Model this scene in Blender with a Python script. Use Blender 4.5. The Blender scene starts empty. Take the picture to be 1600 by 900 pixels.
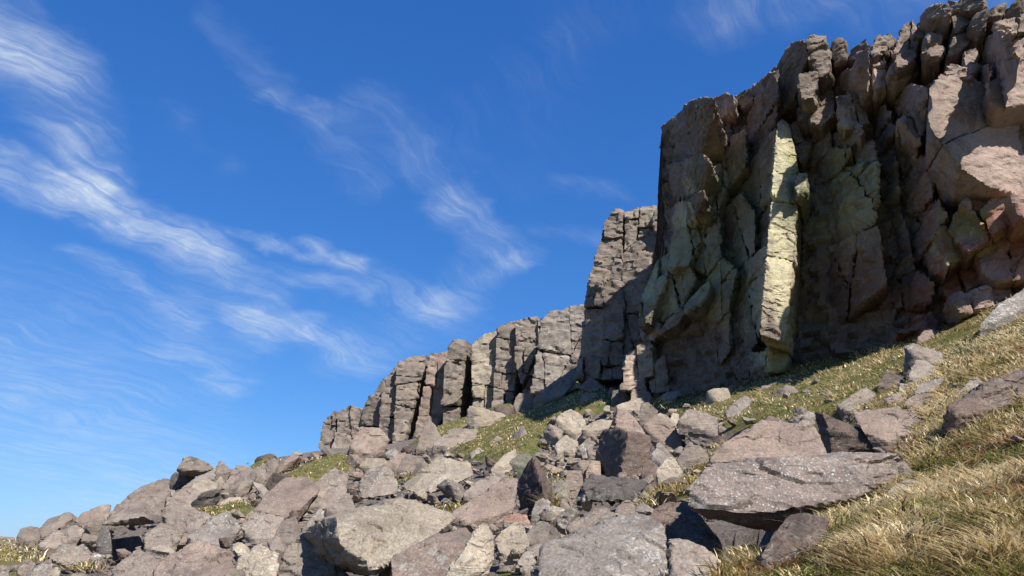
import bpy, math
import numpy as np
from itertools import combinations

# ------------------------------------------------------------------ camera, sky, sun
scene = bpy.context.scene
COL = scene.collection
F, PITCH, EYE = 1155.0, math.radians(20.0), np.array([0.0, 0.0, 1.6])
cam_data = bpy.data.cameras.new('camera')
cam_data.sensor_width = 36.0
cam_data.lens = 36.0 * F / 1600.0
cam_data.clip_start = 0.05
cam_data.clip_end = 6000.0
cam = bpy.data.objects.new('camera', cam_data)
COL.objects.link(cam)
cam.location = EYE
cam.rotation_euler = (math.radians(90) + PITCH, 0, 0)
scene.camera = cam

SUN_AZ = math.atan2(0.53, -0.85)         # clockwise from +Y
SUN_EL = math.radians(41)
to_sun = np.array([math.sin(SUN_AZ) * math.cos(SUN_EL), math.cos(SUN_AZ) * math.cos(SUN_EL), math.sin(SUN_EL)])
sun_data = bpy.data.lights.new('sun', 'SUN')
sun_data.energy = 5.0
sun_data.angle = math.radians(0.53)
sun_data.color = (1.0, 0.955, 0.89)
sun = bpy.data.objects.new('sun', sun_data)
COL.objects.link(sun)
sun.location = (30, -30, 60)
sun.rotation_euler = (math.pi / 2 - SUN_EL, 0, math.pi - SUN_AZ)
scene.view_settings.view_transform = 'Standard'
scene.view_settings.look = 'None'
scene.view_settings.gamma = 1.0
scene.view_settings.use_curve_mapping = False
scene.view_settings.exposure = 0.72
SKY_STRENGTH = 0.0944

CP, SP = math.cos(PITCH), math.sin(PITCH)
def ray(u, v):
    a, b = (u - 800.0) / F, (450.0 - v) / F
    return np.array([a, CP - SP * b, SP + CP * b])
def P(u, v, Y):
    d = ray(u, v)
    return EYE + d * (Y / d[1])
def project(p):
    q = np.asarray(p) - EYE
    z = q[..., 1] * CP + q[..., 2] * SP
    y = -q[..., 1] * SP + q[..., 2] * CP
    return 800 + F * q[..., 0] / z, 450 - F * y / z

# ------------------------------------------------------------------ world
world = bpy.data.worlds.new('World')
scene.world = world
world.use_nodes = True
wt = world.node_tree
wt.nodes.clear()
class NB:
    """small node-building helper"""
    def __init__(self, tree): self.t = tree
    def n(self, kind, **kw):
        nd = self.t.nodes.new(kind)
        for k, v in kw.items(): setattr(nd, k, v)
        return nd
    def put(self, sock, v):
        if isinstance(v, bpy.types.NodeSocket): self.t.links.new(v, sock)
        elif v is not None: sock.default_value = v
    def m(self, op, a, b=None, c=None, clamp=False):
        nd = self.n('ShaderNodeMath', operation=op, use_clamp=clamp)
        for i, v in enumerate((a, b, c)): self.put(nd.inputs[i], v)
        return nd.outputs[0]
    def v(self, op, a, b=None, out=0):
        nd = self.n('ShaderNodeVectorMath', operation=op)
        self.put(nd.inputs[0], a)
        if b is not None:
            if op == 'SCALE': self.put(nd.inputs[3], b)
            else: self.put(nd.inputs[1], b)
        return nd.outputs[out]
    def noise(self, vec, scale, detail=4, rough=0.55, dist=0.0, col=False):
        nd = self.n('ShaderNodeTexNoise')
        self.put(nd.inputs['Vector'], vec)
        nd.inputs['Scale'].default_value = scale
        nd.inputs['Detail'].default_value = detail
        nd.inputs['Roughness'].default_value = rough
        nd.inputs['Distortion'].default_value = dist
        return nd.outputs['Color' if col else 'Fac']
    def ramp(self, x, lo, hi, a=0.0, b=1.0):
        nd = self.n('ShaderNodeMapRange', interpolation_type='SMOOTHSTEP')
        self.put(nd.inputs[0], x)
        for i, q in enumerate((lo, hi, a, b)): self.put(nd.inputs[i + 1], q)
        return nd.outputs[0]
    def mix(self, f, a, b, blend='MIX'):
        nd = self.n('ShaderNodeMix', data_type='RGBA', blend_type=blend)
        self.put(nd.inputs[0], f); self.put(nd.inputs[6], a); self.put(nd.inputs[7], b)
        return nd.outputs[2]
    def xform(self, vec, scale=(1, 1, 1), rot=(0, 0, 0), loc=(0, 0, 0)):
        nd = self.n('ShaderNodeMapping')
        self.put(nd.inputs[0], vec)
        nd.inputs[1].default_value = loc; nd.inputs[2].default_value = rot; nd.inputs[3].default_value = scale
        return nd.outputs[0]

w = NB(wt)
sky = w.n('ShaderNodeTexSky', sky_type='NISHITA')
sky.sun_disc = False
sky.sun_elevation = SUN_EL
sky.sun_rotation = SUN_AZ
sky.altitude = 400
sky.air_density = 1.0
sky.dust_density = 0.35
sky.ozone_density = 2.2
hs = w.n('ShaderNodeHueSaturation')
hs.inputs['Saturation'].default_value = 1.22
w.put(hs.inputs['Color'], sky.outputs[0])
tc = w.n('ShaderNodeTexCoord')
sep = w.n('ShaderNodeSeparateXYZ'); w.put(sep.inputs[0], tc.outputs['Generated'])
den = w.m('ADD', w.m('MAXIMUM', sep.outputs[2], 0.0), 0.30)
comb = w.n('ShaderNodeCombineXYZ')
w.put(comb.inputs[0], w.m('DIVIDE', sep.outputs[0], den)); w.put(comb.inputs[1], w.m('DIVIDE', sep.outputs[1], den))
Q = comb.outputs[0]
def q_of(u, v):
    d = ray(u, v); d = d / np.linalg.norm(d)
    return np.array([d[0] / (d[2] + 0.30), d[1] / (d[2] + 0.30), 0.0])
warp = w.v('SCALE', w.v('SUBTRACT', w.noise(Q, 3.2, 4, col=True), (0.5, 0.5, 0.5)), 0.20)
warp2 = w.v('SCALE', w.v('SUBTRACT', w.noise(Q, 14.0, 4, col=True), (0.5, 0.5, 0.5)), 0.07)
Qw = w.v('ADD', w.v('ADD', Q, warp), warp2)
strokes = [((-60, 20), (60, 105), 95, .75), ((50, 100), (150, 265), 80, .55), ((150, 260), (180, 320), 50, .35), ((-60, 252), (140, 312), 58, .95), ((130, 308), (335, 408), 54, .95), ((330, 405), (300, 500), 60, .12), ((110, 392), (300, 500), 26, .36),
           ((290, 480), (360, 600), 50, .15), ((380, 378), (550, 418), 22, .75), ((395, 440), (402, 530), 42, .40), ((395, 505), (470, 520), 38, .55), ((470, 520), (580, 565), 38, .45), ((360, 40), (440, 130), 36, .12), ((430, 150), (505, 190), 24, .30),
           ((500, 200), (580, 300), 44, .18), ((580, 195), (720, 310), 50, .24), ((720, 310), (785, 400), 46, .42), ((785, 400), (690, 480), 46, .30),
           ((690, 490), (540, 560), 60, .18), ((255, 540), (370, 605), 28, .38), ((460, 440), (560, 460), 30, .45), ((560, 430), (680, 480), 36, .34), ((850, 350), (960, 375), 30, .24),
           ((1120, 20), (1560, 0), 90, .26), ((-60, 560), (260, 800), 160, .42), ((880, 270), (1010, 310), 24, .14), ((290, 200), (360, 260), 36, .18)]
tot = None
for (a, b, wd, k) in strokes:
    qa, qb = q_of(*a), q_of(*b)
    mid = ((a[0] + b[0]) / 2, (a[1] + b[1]) / 2)
    wq = np.linalg.norm(q_of(mid[0], mid[1] + wd * .7) - q_of(mid[0], mid[1])) * .5 + np.linalg.norm(q_of(mid[0] + wd * .7, mid[1]) - q_of(*mid)) * .5
    ba = qb - qa
    pa = w.v('SUBTRACT', Qw, tuple(qa))
    hh = w.m('DIVIDE', w.v('DOT_PRODUCT', pa, tuple(ba), out=1), float(ba @ ba), clamp=True)
    dist = w.v('LENGTH', w.v('SUBTRACT', pa, w.v('SCALE', tuple(ba), hh)), out=1)
    mk = w.ramp(dist, 0.0, float(wq) * 1.6, k * 0.80, 0.0)
    tot = mk if tot is None else w.m('ADD', tot, mk)
_dq = q_of(325, 405) - q_of(0, 268)
_an = math.atan2(_dq[1], _dq[0])
streak = w.noise(w.xform(w.xform(w.v('ADD', Q, w.v('SCALE', warp, 1.1)), rot=(0, 0, -_an)), (5.0, 38, 1)), 1.0, 7, 0.66, 0.5)
wisp = w.ramp(streak, 0.30, 0.72)
fine = w.ramp(w.noise(Qw, 9, 6, 0.6), 0.3, 0.7, 0.5, 1.0)
generic = w.m('MULTIPLY', w.ramp(w.noise(Qw, 1.7, 3), 0.50, 0.75, 0.0, 0.10), wisp)
dens = w.m('ADD', w.m('MULTIPLY', w.m('MULTIPLY', tot, w.m('ADD', w.m('MULTIPLY', wisp, 0.72), 0.30)), fine), generic, clamp=True)
sc_ = w.n('ShaderNodeSeparateColor'); w.put(sc_.inputs[0], hs.outputs[0])
cc_ = w.n('ShaderNodeCombineColor')
for ch, (ex, gain) in enumerate(((0.85, 0.355), (0.72, 0.54), (0.57, 0.87))):      # deep blue, gently graded clear-air sky
    w.put(cc_.inputs[ch], w.m('MULTIPLY', w.m('POWER', w.m('MULTIPLY', sc_.outputs[ch], 0.1556), ex), gain / 0.1556))
sky_col = w.mix(dens, cc_.outputs[0], (4.6, 5.2, 5.9, 1))
bg = w.n('ShaderNodeBackground')
w.put(bg.inputs[0], sky_col)
bg.inputs[1].default_value = SKY_STRENGTH
wo = w.n('ShaderNodeOutputWorld')
wt.links.new(bg.outputs[0], wo.inputs[0])

# ------------------------------------------------------------------ noise (numpy)
def _h(ix, iy, iz, s):
    with np.errstate(over='ignore'):
        n = (ix.astype(np.uint32) * np.uint32(374761393) + iy.astype(np.uint32) * np.uint32(668265263)
             + iz.astype(np.uint32) * np.uint32(2147483647) + np.uint32((s * 144665 + 12345) & 0xffffffff))
        n = (n ^ (n >> np.uint32(13))) * np.uint32(1274126177)
        n = (n ^ (n >> np.uint32(16))) * np.uint32(2246822519)
        n = n ^ (n >> np.uint32(15))
    return n.astype(np.float64) / 4294967295.0
def vnoise(p, s=0):
    i = np.floor(p).astype(np.int64); f = p - i; f = f * f * (3 - 2 * f)
    r = 0
    for dx in (0, 1):
        wx = f[:, 0] if dx else 1 - f[:, 0]
        for dy in (0, 1):
            wy = f[:, 1] if dy else 1 - f[:, 1]
            for dz in (0, 1):
                wz = f[:, 2] if dz else 1 - f[:, 2]
                r = r + wx * wy * wz * _h(i[:, 0] + dx, i[:, 1] + dy, i[:, 2] + dz, s)
    return r * 2 - 1
def fbm(p, octv=4, s=0, gain=0.5):
    r, a, t = 0, 1.0, 0
    for o in range(octv):
        r = r + a * vnoise(p * (2.03 ** o) + 17.3 * o, s + o); t += a; a *= gain
    return r / t
def cells(p, s=0):
    """random height of the nearest jittered cell: broken, plate-like steps"""
    i = np.floor(p).astype(np.int64)
    best = np.full(len(p), 1e9); val = np.zeros(len(p))
    for dx in (-1, 0, 1):
        for dy in (-1, 0, 1):
            for dz in (-1, 0, 1):
                a, b, c = i[:, 0] + dx, i[:, 1] + dy, i[:, 2] + dz
                q = np.stack([a + _h(a, b, c, s), b + _h(a, b, c, s + 1), c + _h(a, b, c, s + 2)], 1)
                d = ((q - p) ** 2).sum(1)
                mm = d < best
                best = np.where(mm, d, best); val = np.where(mm, _h(a, b, c, s + 3), val)
    return val * 2 - 1

# ------------------------------------------------------------------ object helpers
def build(name, verts, quads, mat, parent=None, smooth=35.0, tris=None, origin=None):
    me = bpy.data.meshes.new(name)
    verts = np.asarray(verts, np.float32)
    org = np.zeros(3) if origin is None else np.asarray(origin, float)
    nf = len(quads)
    k = quads.shape[1]
    me.vertices.add(len(verts)); me.vertices.foreach_set('co', (verts - org.astype(np.float32)).ravel())
    me.loops.add(nf * k); me.loops.foreach_set('vertex_index', quads.astype(np.int32).ravel())
    me.polygons.add(nf); me.polygons.foreach_set('loop_start', np.arange(0, nf * k, k, dtype=np.int32))
    me.update(calc_edges=True)
    if smooth is not None:
        me.shade_smooth()
        me.set_sharp_from_angle(angle=math.radians(smooth))
    if mat is not None: me.materials.append(mat)
    ob = bpy.data.objects.new(name, me)
    ob.location = org
    COL.objects.link(ob)
    if parent is not None:
        ob.parent = parent
        ob.matrix_parent_inverse = parent.matrix_world.inverted() if False else ob.matrix_parent_inverse
        ob.location = org - np.array(parent.location)
    return ob
def tag(o, label=None, cat=None, group=None, kind=None):
    if label: o['label'] = label
    if cat: o['category'] = cat
    if group: o['group'] = group
    if kind: o['kind'] = kind
    return o

# ------------------------------------------------------------------ convex rock geometry
def hull_planes(pts, merge=0.9985):
    pts = np.asarray(pts, float); n = len(pts)
    T = np.array(list(combinations(range(n), 3)))
    a, b, c = pts[T[:, 0]], pts[T[:, 1]], pts[T[:, 2]]
    N = np.cross(b - a, c - a); L = np.linalg.norm(N, axis=1)
    ok = L > 1e-6; N, a = N[ok] / L[ok, None], a[ok]
    d = (N * a).sum(1)
    S = pts @ N.T - d
    eps = 1e-5 * max(1.0, np.ptp(pts))
    lo, hi = S.max(0) <= eps, S.min(0) >= -eps
    PN = np.concatenate([N[lo], -N[hi]]); PD = np.concatenate([d[lo], -d[hi]])
    return merge_planes(PN, PD, merge)
def merge_planes(PN, PD, merge):
    outN, outD = [], []
    for nn, dd in zip(PN, PD):
        for q in range(len(outN)):
            if outN[q] @ nn > merge:
                outD[q] = max(outD[q], dd); break
        else:
            outN.append(nn); outD.append(dd)
    return np.array(outN), np.array(outD)
def vertices_of(N, D):
    T = np.array(list(combinations(range(len(N)), 3)))
    A = N[T]
    det = np.linalg.det(A); ok = np.abs(det) > 1e-5
    if not ok.any(): return np.zeros((0, 3))
    X = np.linalg.solve(A[ok], D[T[ok]][..., None])[..., 0]
    good = (X @ N.T - D).max(1) < 1e-3
    return X[good]
def chip(N, D, V, rng, amount, count):
    """knock corners and edges off a block"""
    c = V.mean(0); size = np.ptp(V, axis=0).mean()
    aN, aD = list(N), list(D)
    for _ in range(count):
        v = V[rng.integers(len(V))]
        if rng.random() < 0.55:
            v2 = V[rng.integers(len(V))]
            v = v * 0.5 + v2 * 0.5 if np.linalg.norm(v - v2) < size * 0.8 else v
        nn = (v - c); nn /= np.linalg.norm(nn) + 1e-9
        nn = nn + rng.normal(0, 0.35, 3); nn /= np.linalg.norm(nn)
        sup = (V @ nn).max()
        aN.append(nn); aD.append(sup - amount * size * rng.uniform(0.15, 1.0))
    return np.array(aN), np.array(aD)
def frame_from(inward):
    a = np.array([inward[0], inward[1], 0.0]); a /= np.linalg.norm(a)
    return np.array([a, [-a[1], a[0], 0], [0, 0, 1.0]])
I3 = np.eye(3)
def mesh_convex(N, D, V, res, fr=I3, k=46, nmax=64, skip_back=False, nmin=4):
    c = V.mean(0)
    h = D - N @ c
    bad = h < 1e-3
    h = np.where(bad, 1e-3, h)
    L = (V - c) @ fr.T
    e = np.maximum(np.abs(L).max(0), 0.02)
    n = np.clip(np.ceil(2 * e / res), nmin, nmax).astype(int)
    if skip_back: n[0] = max(nmin, n[0] // 4)
    faces = []
    stride = np.array([1, n[0] + 1, (n[0] + 1) * (n[1] + 1)])
    for ax in range(3):
        o1, o2 = [q for q in range(3) if q != ax]
        i, j = np.meshgrid(np.arange(n[o1]), np.arange(n[o2]), indexing='ij')
        i, j = i.ravel(), j.ravel()
        for side in (0, n[ax]):
            if skip_back and ax == 0 and side > 0: continue
            base = side * stride[ax]
            q = np.stack([base + i * stride[o1] + j * stride[o2], base + (i + 1) * stride[o1] + j * stride[o2],
                          base + (i + 1) * stride[o1] + (j + 1) * stride[o2], base + i * stride[o1] + (j + 1) * stride[o2]], 1)
            flip = (side == 0) ^ (ax == 1)
            faces.append(q[:, ::-1] if flip else q)
    faces = np.concatenate(faces)
    keys, inv = np.unique(faces, return_inverse=True)
    quads = inv.reshape(faces.shape)
    kz, r = np.divmod(keys, stride[2]); ky, kx = np.divmod(r, stride[1])
    g = np.stack([kx, ky, kz], 1) / n * 2 - 1
    p = (g * e) @ fr
    proj = p @ N.T
    inv_t = np.maximum(proj / h, 1e-9)
    mx = inv_t.max(1, keepdims=True)
    wgt = (inv_t / mx) ** k
    s = wgt.sum(1)
    t = 1.0 / (mx[:, 0] * s ** (1.0 / k))
    nrm = (wgt @ N); nrm /= np.linalg.norm(nrm, axis=1, keepdims=True) + 1e-9
    return c + p * t[:, None], nrm, quads
def roughen(X, nrm, size, seed, bed=(0.1, -0.15, 1.0), strata=0.0, rough=1.0, fine=0.014, swarp=0.25, plates=0.8):
    bed = np.asarray(bed, float); bed /= np.linalg.norm(bed)
    d = rough * 0.030 * size * fbm(X / (0.55 * size) + seed, 3, seed % 97)
    along = (X @ bed)
    # plate-like breaks, flattened along the bedding
    Xw = X + 0.10 * size * np.stack([fbm(X / (.3 * size) + 5, 2, 5), fbm(X / (.3 * size) + 9, 2, 6), fbm(X / (.3 * size) + 2, 2, 7)], 1)
    Xa = Xw + np.outer(along, bed) * 1.2
    d = d + rough * plates * size * (0.042 * cells(Xa / (0.42 * size), seed % 89) + 0.020 * cells(Xa / (0.17 * size) + 3.3, seed % 71))
    d = d + fine * fbm(X / 0.14, 3, 11)
    if strata > 0:
        s = along + swarp * fbm(X / 1.6, 2, 31)
        z = np.zeros_like(s)
        line = vnoise(np.stack([s / 0.13, z, z + seed], 1), 41) + 0.6 * vnoise(np.stack([s / 0.055, z, z], 1), 43)
        groove = np.clip(line * 1.6, -1, 0.35)
        d = d + strata * groove * (0.6 + 0.4 * fbm(X / .7, 2, 51))
    return X + nrm * d[:, None]

# ------------------------------------------------------------------ materials
def principled(nb, col, rough=0.9, bump=None, strength=0.5, dist=0.03, spec=0.25):
    b = nb.n('ShaderNodeBsdfPrincipled')
    nb.put(b.inputs['Base Color'], col)
    nb.put(b.inputs['Roughness'], rough)
    b.inputs['Specular IOR Level'].default_value = spec
    if bump is not None:
        bp = nb.n('ShaderNodeBump')
        bp.inputs['Strength'].default_value = strength
        bp.inputs['Distance'].default_value = dist
        nb.put(bp.inputs['Height'], bump)
        nb.put(b.inputs['Normal'], bp.outputs[0])
    o = nb.n('ShaderNodeOutputMaterial')
    nb.t.links.new(b.outputs[0], o.inputs[0])
    return b
def new_mat(name):
    m = bpy.data.materials.new(name); m.use_nodes = True; m.node_tree.nodes.clear()
    return m, NB(m.node_tree)
def c4(c): return (c[0], c[1], c[2], 1.0)
def rock_material(name, c1, c2, stain=(0.055, 0.048, 0.045), stain_amt=0.6, lichen=(0.42, 0.43, 0.38), lichen_amt=0.35,
                  patch=None, patch_amt=0.0, speck=0.0, scale=1.0, zones=()):
    m, b = new_mat(name)
    pos = b.n('ShaderNodeNewGeometry').outputs['Position']
    oi = b.n('ShaderNodeObjectInfo').outputs['Random']
    big = b.noise(pos, 0.55 * scale, 5, 0.6, 0.6)
    mid = b.noise(pos, 2.3 * scale, 6, 0.62, 0.5)
    bed = b.noise(b.xform(pos, (0.8, 0.8, 6.5), (0.25, 0.18, 0)), 1.6 * scale, 5, 0.62, 0.4)
    grain = b.noise(pos, 34 * scale, 4, 0.7)
    col = b.mix(b.ramp(b.m('ADD', b.m('MULTIPLY', mid, 0.6), b.m('MULTIPLY', big, 0.4)), 0.38, 0.62), c4(c1), c4(c2))
    col = b.mix(b.m('MULTIPLY', b.ramp(bed, 0.52, 0.70), 0.38), col, c4(tuple(x * 0.50 for x in c1)))
    if patch is not None:
        pm = b.ramp(b.m('ADD', big, b.m('MULTIPLY', b.m('SUBTRACT', mid, 0.5), 0.6)), 0.60 - patch_amt * .35, 0.74 - patch_amt * .35)
        col = b.mix(b.m('MULTIPLY', pm, 0.85), col, c4(patch))
    if zones:
        wob = b.v('ADD', pos, b.v('SCALE', b.v('SUBTRACT', b.noise(pos, 0.8, 5, 0.7, col=True), (0.5, 0.5, 0.5)), 3.4))
        drip = b.noise(b.xform(pos, (1.6, 1.6, 0.35)), 1.5, 5, 0.65)
        for (cen, rad, zc, amt) in zones:
            dz = b.v('LENGTH', b.v('SUBTRACT', wob, tuple(cen)), out=1)
            zm = b.m('MULTIPLY', b.ramp(dz, rad * 0.45, rad * 1.15, 1.0, 0.0), b.ramp(b.m('ADD', b.m('MULTIPLY', drip, 0.6), b.m('MULTIPLY', mid, 0.5)), 0.38, 0.60, 0.35, 1.0))
            col = b.mix(b.m('MULTIPLY', zm, amt), col, c4(zc))
    st = b.ramp(b.m('ADD', b.noise(pos, 0.9 * scale, 6, 0.65, 0.8), b.m('MULTIPLY', b.m('SUBTRACT', grain, 0.5), 0.25)), 0.53, 0.68)
    col = b.mix(b.m('MULTIPLY', st, stain_amt), col, c4(stain))
    # lichen crusts: ragged blotches gathered in colonies
    colony = b.ramp(b.noise(pos, 1.1 * scale, 3, 0.5, 0.3), 0.42, 0.66)
    crust = b.ramp(b.noise(pos, 11 * scale, 5, 0.7, 1.2), 0.53, 0.60)
    col = b.mix(b.m('MULTIPLY', b.m('MULTIPLY', colony, crust), lichen_amt), col, c4(lichen))
    if speck > 0:
        vo = b.n('ShaderNodeTexVoronoi'); vo.inputs['Scale'].default_value = 30
        b.put(vo.inputs['Vector'], b.v('ADD', pos, b.v('SCALE', b.noise(pos, 30, 4, 0.7, col=True), 0.05)))
        vo.inputs['Randomness'].default_value = 1.0
        rnd = b.n('ShaderNodeSeparateColor'); b.put(rnd.inputs[0], vo.outputs['Color'])
        lim = b.m('MULTIPLY', b.m('SUBTRACT', rnd.outputs[0], 0.30), 0.62)
        sp = b.ramp(b.m('SUBTRACT', lim, vo.outputs['Distance']), -0.02, 0.05)
        clump = b.ramp(b.noise(pos, 1.7, 4, 0.6), 0.36, 0.60, 0.15, 1.0)
        col = b.mix(b.m('MULTIPLY', b.m('MULTIPLY', sp, clump), speck), col, (0.50, 0.49, 0.44, 1))
    col = b.mix(1.0, col, b.ramp(grain, 0.28, 0.72, 0.68, 1.27), 'MULTIPLY')
    pits = b.ramp(b.noise(pos, 17 * scale, 4, 0.75, 0.6), 0.58, 0.66)
    col = b.mix(b.m('MULTIPLY', pits, 0.42), col, c4(stain))
    val = b.m('ADD', 0.84, b.m('MULTIPLY', oi, 0.32))
    col = b.mix(1.0, col, val, 'MULTIPLY')
    height = b.m('ADD', b.m('ADD', b.m('MULTIPLY', mid, 1.2), b.m('MULTIPLY', b.noise(pos, 9 * scale, 6, 0.7), 1.0)),
                 b.m('ADD', b.m('MULTIPLY', grain, 0.35), b.m('MULTIPLY', bed, 1.4)))
    principled(b, col, 0.92, height, 0.75, 0.042, 0.2)
    return m

_dm = ([1000, 1030, 1100, 1190, 1240, 1380, 1480, 1600], [34.4, 33.7, 31.9, 29.8, 28.8, 26.2, 24.6, 23.0])
def zone(u, v, rad, colour, amt, dy=-0.8):
    return (P(u, v, np.interp(u, *_dm) + dy + 0.75 * (v - 560) / 100), rad, colour, amt)
_LG, _CR, _PK, _RD, _MS, _GN = (0.36, 0.37, 0.24), (0.47, 0.425, 0.265), (0.345, 0.258, 0.212), (0.285, 0.125, 0.085), (0.19, 0.175, 0.045), (0.185, 0.195, 0.115)
ZONES = [zone(1520, 190, 3.2, _PK, .85), zone(1570, 130, 2.6, _PK, .8), zone(1565, 280, 2.2, _PK, .8), zone(1410, 70, 1.8, _PK, .5), zone(1330, 165, 1.6, _PK, .7), zone(1370, 125, 1.3, _PK, .6), zone(1140, 185, 1.5, _PK, .7),
         zone(1112, 260, 1.5, (0.40, 0.30, 0.19), .7), zone(1085, 325, 1.4, _CR, .8), zone(1070, 385, 1.9, _LG, .85), zone(1022, 450, 2.2, _LG, .9), zone(1085, 460, 1.4, _LG, .7), zone(1150, 300, 2.2, _GN, .7), zone(1165, 450, 2.6, _LG, .55), zone(1120, 430, 2.0, _GN, .8),
         zone(1230, 230, 2.0, _CR, .85, -2.6), zone(1228, 300, 2.0, _CR, .85, -2.6), zone(1222, 365, 2.0, _CR, .85, -2.6), zone(1213, 440, 2.0, _CR, .85, -2.6), zone(1208, 500, 2.0, _CR, .85, -2.6), zone(1218, 515, 1.3, _MS, .6, -2.8), zone(1214, 560, 1.3, _CR, .9, -2.6), zone(1222, 570, 1.0, _MS, .6, -2.6),
         zone(1310, 320, 2.6, _GN, .95), zone(1300, 350, 1.4, _LG, .6), zone(1390, 285, 1.3, _LG, .7), zone(1250, 470, 1.4, _MS, .6), zone(1280, 250, 1.4, _MS, .5), zone(1430, 290, 1.4, _RD, .5), zone(1570, 400, 2.2, _RD, .9), zone(1500, 440, 1.6, _RD, .8), zone(1440, 500, 1.5, _RD, .7), zone(1450, 370, 1.2, _RD, .5),
         zone(1490, 385, .8, (0.42, 0.34, 0.21), .9), zone(1515, 360, .9, _MS, .8), zone(1540, 470, 1.6, _PK, .7), zone(1000, 575, 1.7, (0.42, 0.33, 0.25), .9, -2), zone(1310, 430, 2.6, (0.19, 0.115, 0.085), .6)]
MAT = {
    'cliff': rock_material('cliff_gritstone', (0.207, 0.160, 0.126), (0.133, 0.104, 0.083), stain=(0.052, 0.044, 0.038), stain_amt=0.55, lichen=(0.40, 0.40, 0.33), lichen_amt=0.45, zones=ZONES),
    'grey':  rock_material('gritstone_grey', (0.244, 0.197, 0.158), (0.164, 0.132, 0.108), lichen_amt=0.4),
    'pink':  rock_material('gritstone_pink', (0.275, 0.206, 0.163), (0.191, 0.143, 0.115), stain_amt=0.5, lichen_amt=0.4),
    'pale':  rock_material('gritstone_pale', (0.338, 0.281, 0.211), (0.236, 0.194, 0.148), stain_amt=0.4, lichen=(0.5, 0.5, 0.42), lichen_amt=0.5),
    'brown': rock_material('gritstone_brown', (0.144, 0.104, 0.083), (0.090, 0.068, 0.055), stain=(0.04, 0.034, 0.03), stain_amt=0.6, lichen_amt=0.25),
    'dark':  rock_material('gritstone_dark_shade', (0.133, 0.114, 0.099), (0.081, 0.070, 0.063), stain=(0.04, 0.036, 0.033), stain_amt=0.6, lichen_amt=0.3),  # dark stone; its tone also paints in gully and overhang shade
    'green': rock_material('gritstone_lichen_green', (0.180, 0.160, 0.120), (0.115, 0.102, 0.078), stain=(0.045, 0.04, 0.034), stain_amt=0.55, lichen=(0.40, 0.41, 0.30), lichen_amt=0.75,
                           patch=(0.150, 0.160, 0.105), patch_amt=0.35),
    'cream': rock_material('gritstone_cream', (0.450, 0.390, 0.270), (0.360, 0.305, 0.205), stain_amt=0.3, lichen=(0.52, 0.50, 0.36), lichen_amt=0.6,
                           patch=(0.31, 0.28, 0.12), patch_amt=0.15),
    'moss':  rock_material('gritstone_mossy', (0.165, 0.135, 0.090), (0.110, 0.094, 0.062), stain_amt=0.5, lichen_amt=0.3, patch=(0.115, 0.110, 0.035), patch_amt=0.45),
    'red':   rock_material('gritstone_red', (0.250, 0.130, 0.095), (0.170, 0.100, 0.075), stain_amt=0.6, lichen_amt=0.25, patch=(0.28, 0.205, 0.155), patch_amt=0.4),
    'speck': rock_material('gritstone_speckled', (0.215, 0.168, 0.142), (0.140, 0.112, 0.096), stain_amt=0.5, lichen_amt=0.3, speck=0.6),
    'silver': rock_material('gritstone_silver', (0.264, 0.225, 0.188), (0.180, 0.151, 0.127), stain_amt=0.4, lichen=(0.55, 0.55, 0.51), lichen_amt=0.8),
}

# ------------------------------------------------------------------ terrain
ctrl_px = [(0, 905, 12), (150, 905, 11.5), (300, 905, 10.5), (450, 905, 9.5), (600, 905, 8.2), (760, 905, 7.2), (940, 905, 6.2), (1100, 905, 5.8), (1300, 905, 4.8), (1600, 905, 3.8),
           (0, 838, 25), (150, 795, 33), (270, 748, 42), (400, 715, 54), (500, 698, 65), (600, 692, 64), (700, 662, 61), (780, 635, 58.5), (850, 612, 50),
           (930, 605, 39.6), (975, 608, 35.4), (1030, 613, 33), (1100, 615, 31.3), (1190, 592, 28.6), (1240, 572, 27.8), (1320, 560, 26.2), (1400, 540, 24.6), (1480, 515, 23.2), (1600, 455, 21.8), (1800, 360, 22),
           (1300, 820, 7.5), (1450, 800, 6.6), (1600, 760, 5.8), (1250, 835, 8.0), (1160, 850, 9.9), (1100, 835, 10.4), (1000, 820, 10.6), (1450, 700, 9.6), (1600, 620, 10.2), (1300, 720, 13), (1400, 640, 14.5), (1200, 660, 18),
           (1300, 610, 20), (1500, 560, 16.5), (1100, 690, 18), (1000, 745, 16.5), (960, 680, 25), (900, 720, 21), (850, 800, 13), (760, 800, 15), (850, 690, 29), (780, 690, 34),
           (900, 640, 34), (700, 740, 25), (600, 740, 31), (600, 800, 19), (450, 800, 22), (350, 830, 19), (200, 850, 18), (500, 740, 38), (400, 760, 36), (80, 865, 19), (300, 780, 32), (680, 690, 46), (560, 705, 52)]
cw = [P(*c) for c in ctrl_px]
def beyond(u, v, Y, k, drop):
    a = P(u, v, Y); b = a * k; b[2] = a[2] - drop; return b
cw += [beyond(0, 838, 25, 1.4, 1.2), beyond(150, 795, 33, 1.35, 1.6), beyond(270, 748, 42, 1.3, 2.0), beyond(400, 715, 54, 1.25, 2.2), beyond(500, 698, 65, 1.25, 1.5)]
cw += [np.array(q, float) for q in [(0, 0, 0), (-4, 3, 0.15), (4, 1, 0.75), (0, 3, 0.55), (2, 3, 0.95), (-8, 0, -0.6), (0, -8, -1.8), (9, -4, 2.2), (-20, 2, -1.2), (-45, 30, -2.5), (-60, 70, -2), (-40, 100, 4),
                                (-10, 100, 14), (20, 70, 17), (25, 40, 13), (26, 15, 10), (20, 3, 6), (-25, -15, -6), (15, -20, 0), (-70, 0, -8), (45, 100, 22), (50, 0, 14)]]
cw = np.array(cw)
def tps(r2):
    return np.where(r2 > 1e-12, 0.5 * r2 * np.log(np.maximum(r2, 1e-12)), 0.0)
_n = len(cw)
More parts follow.
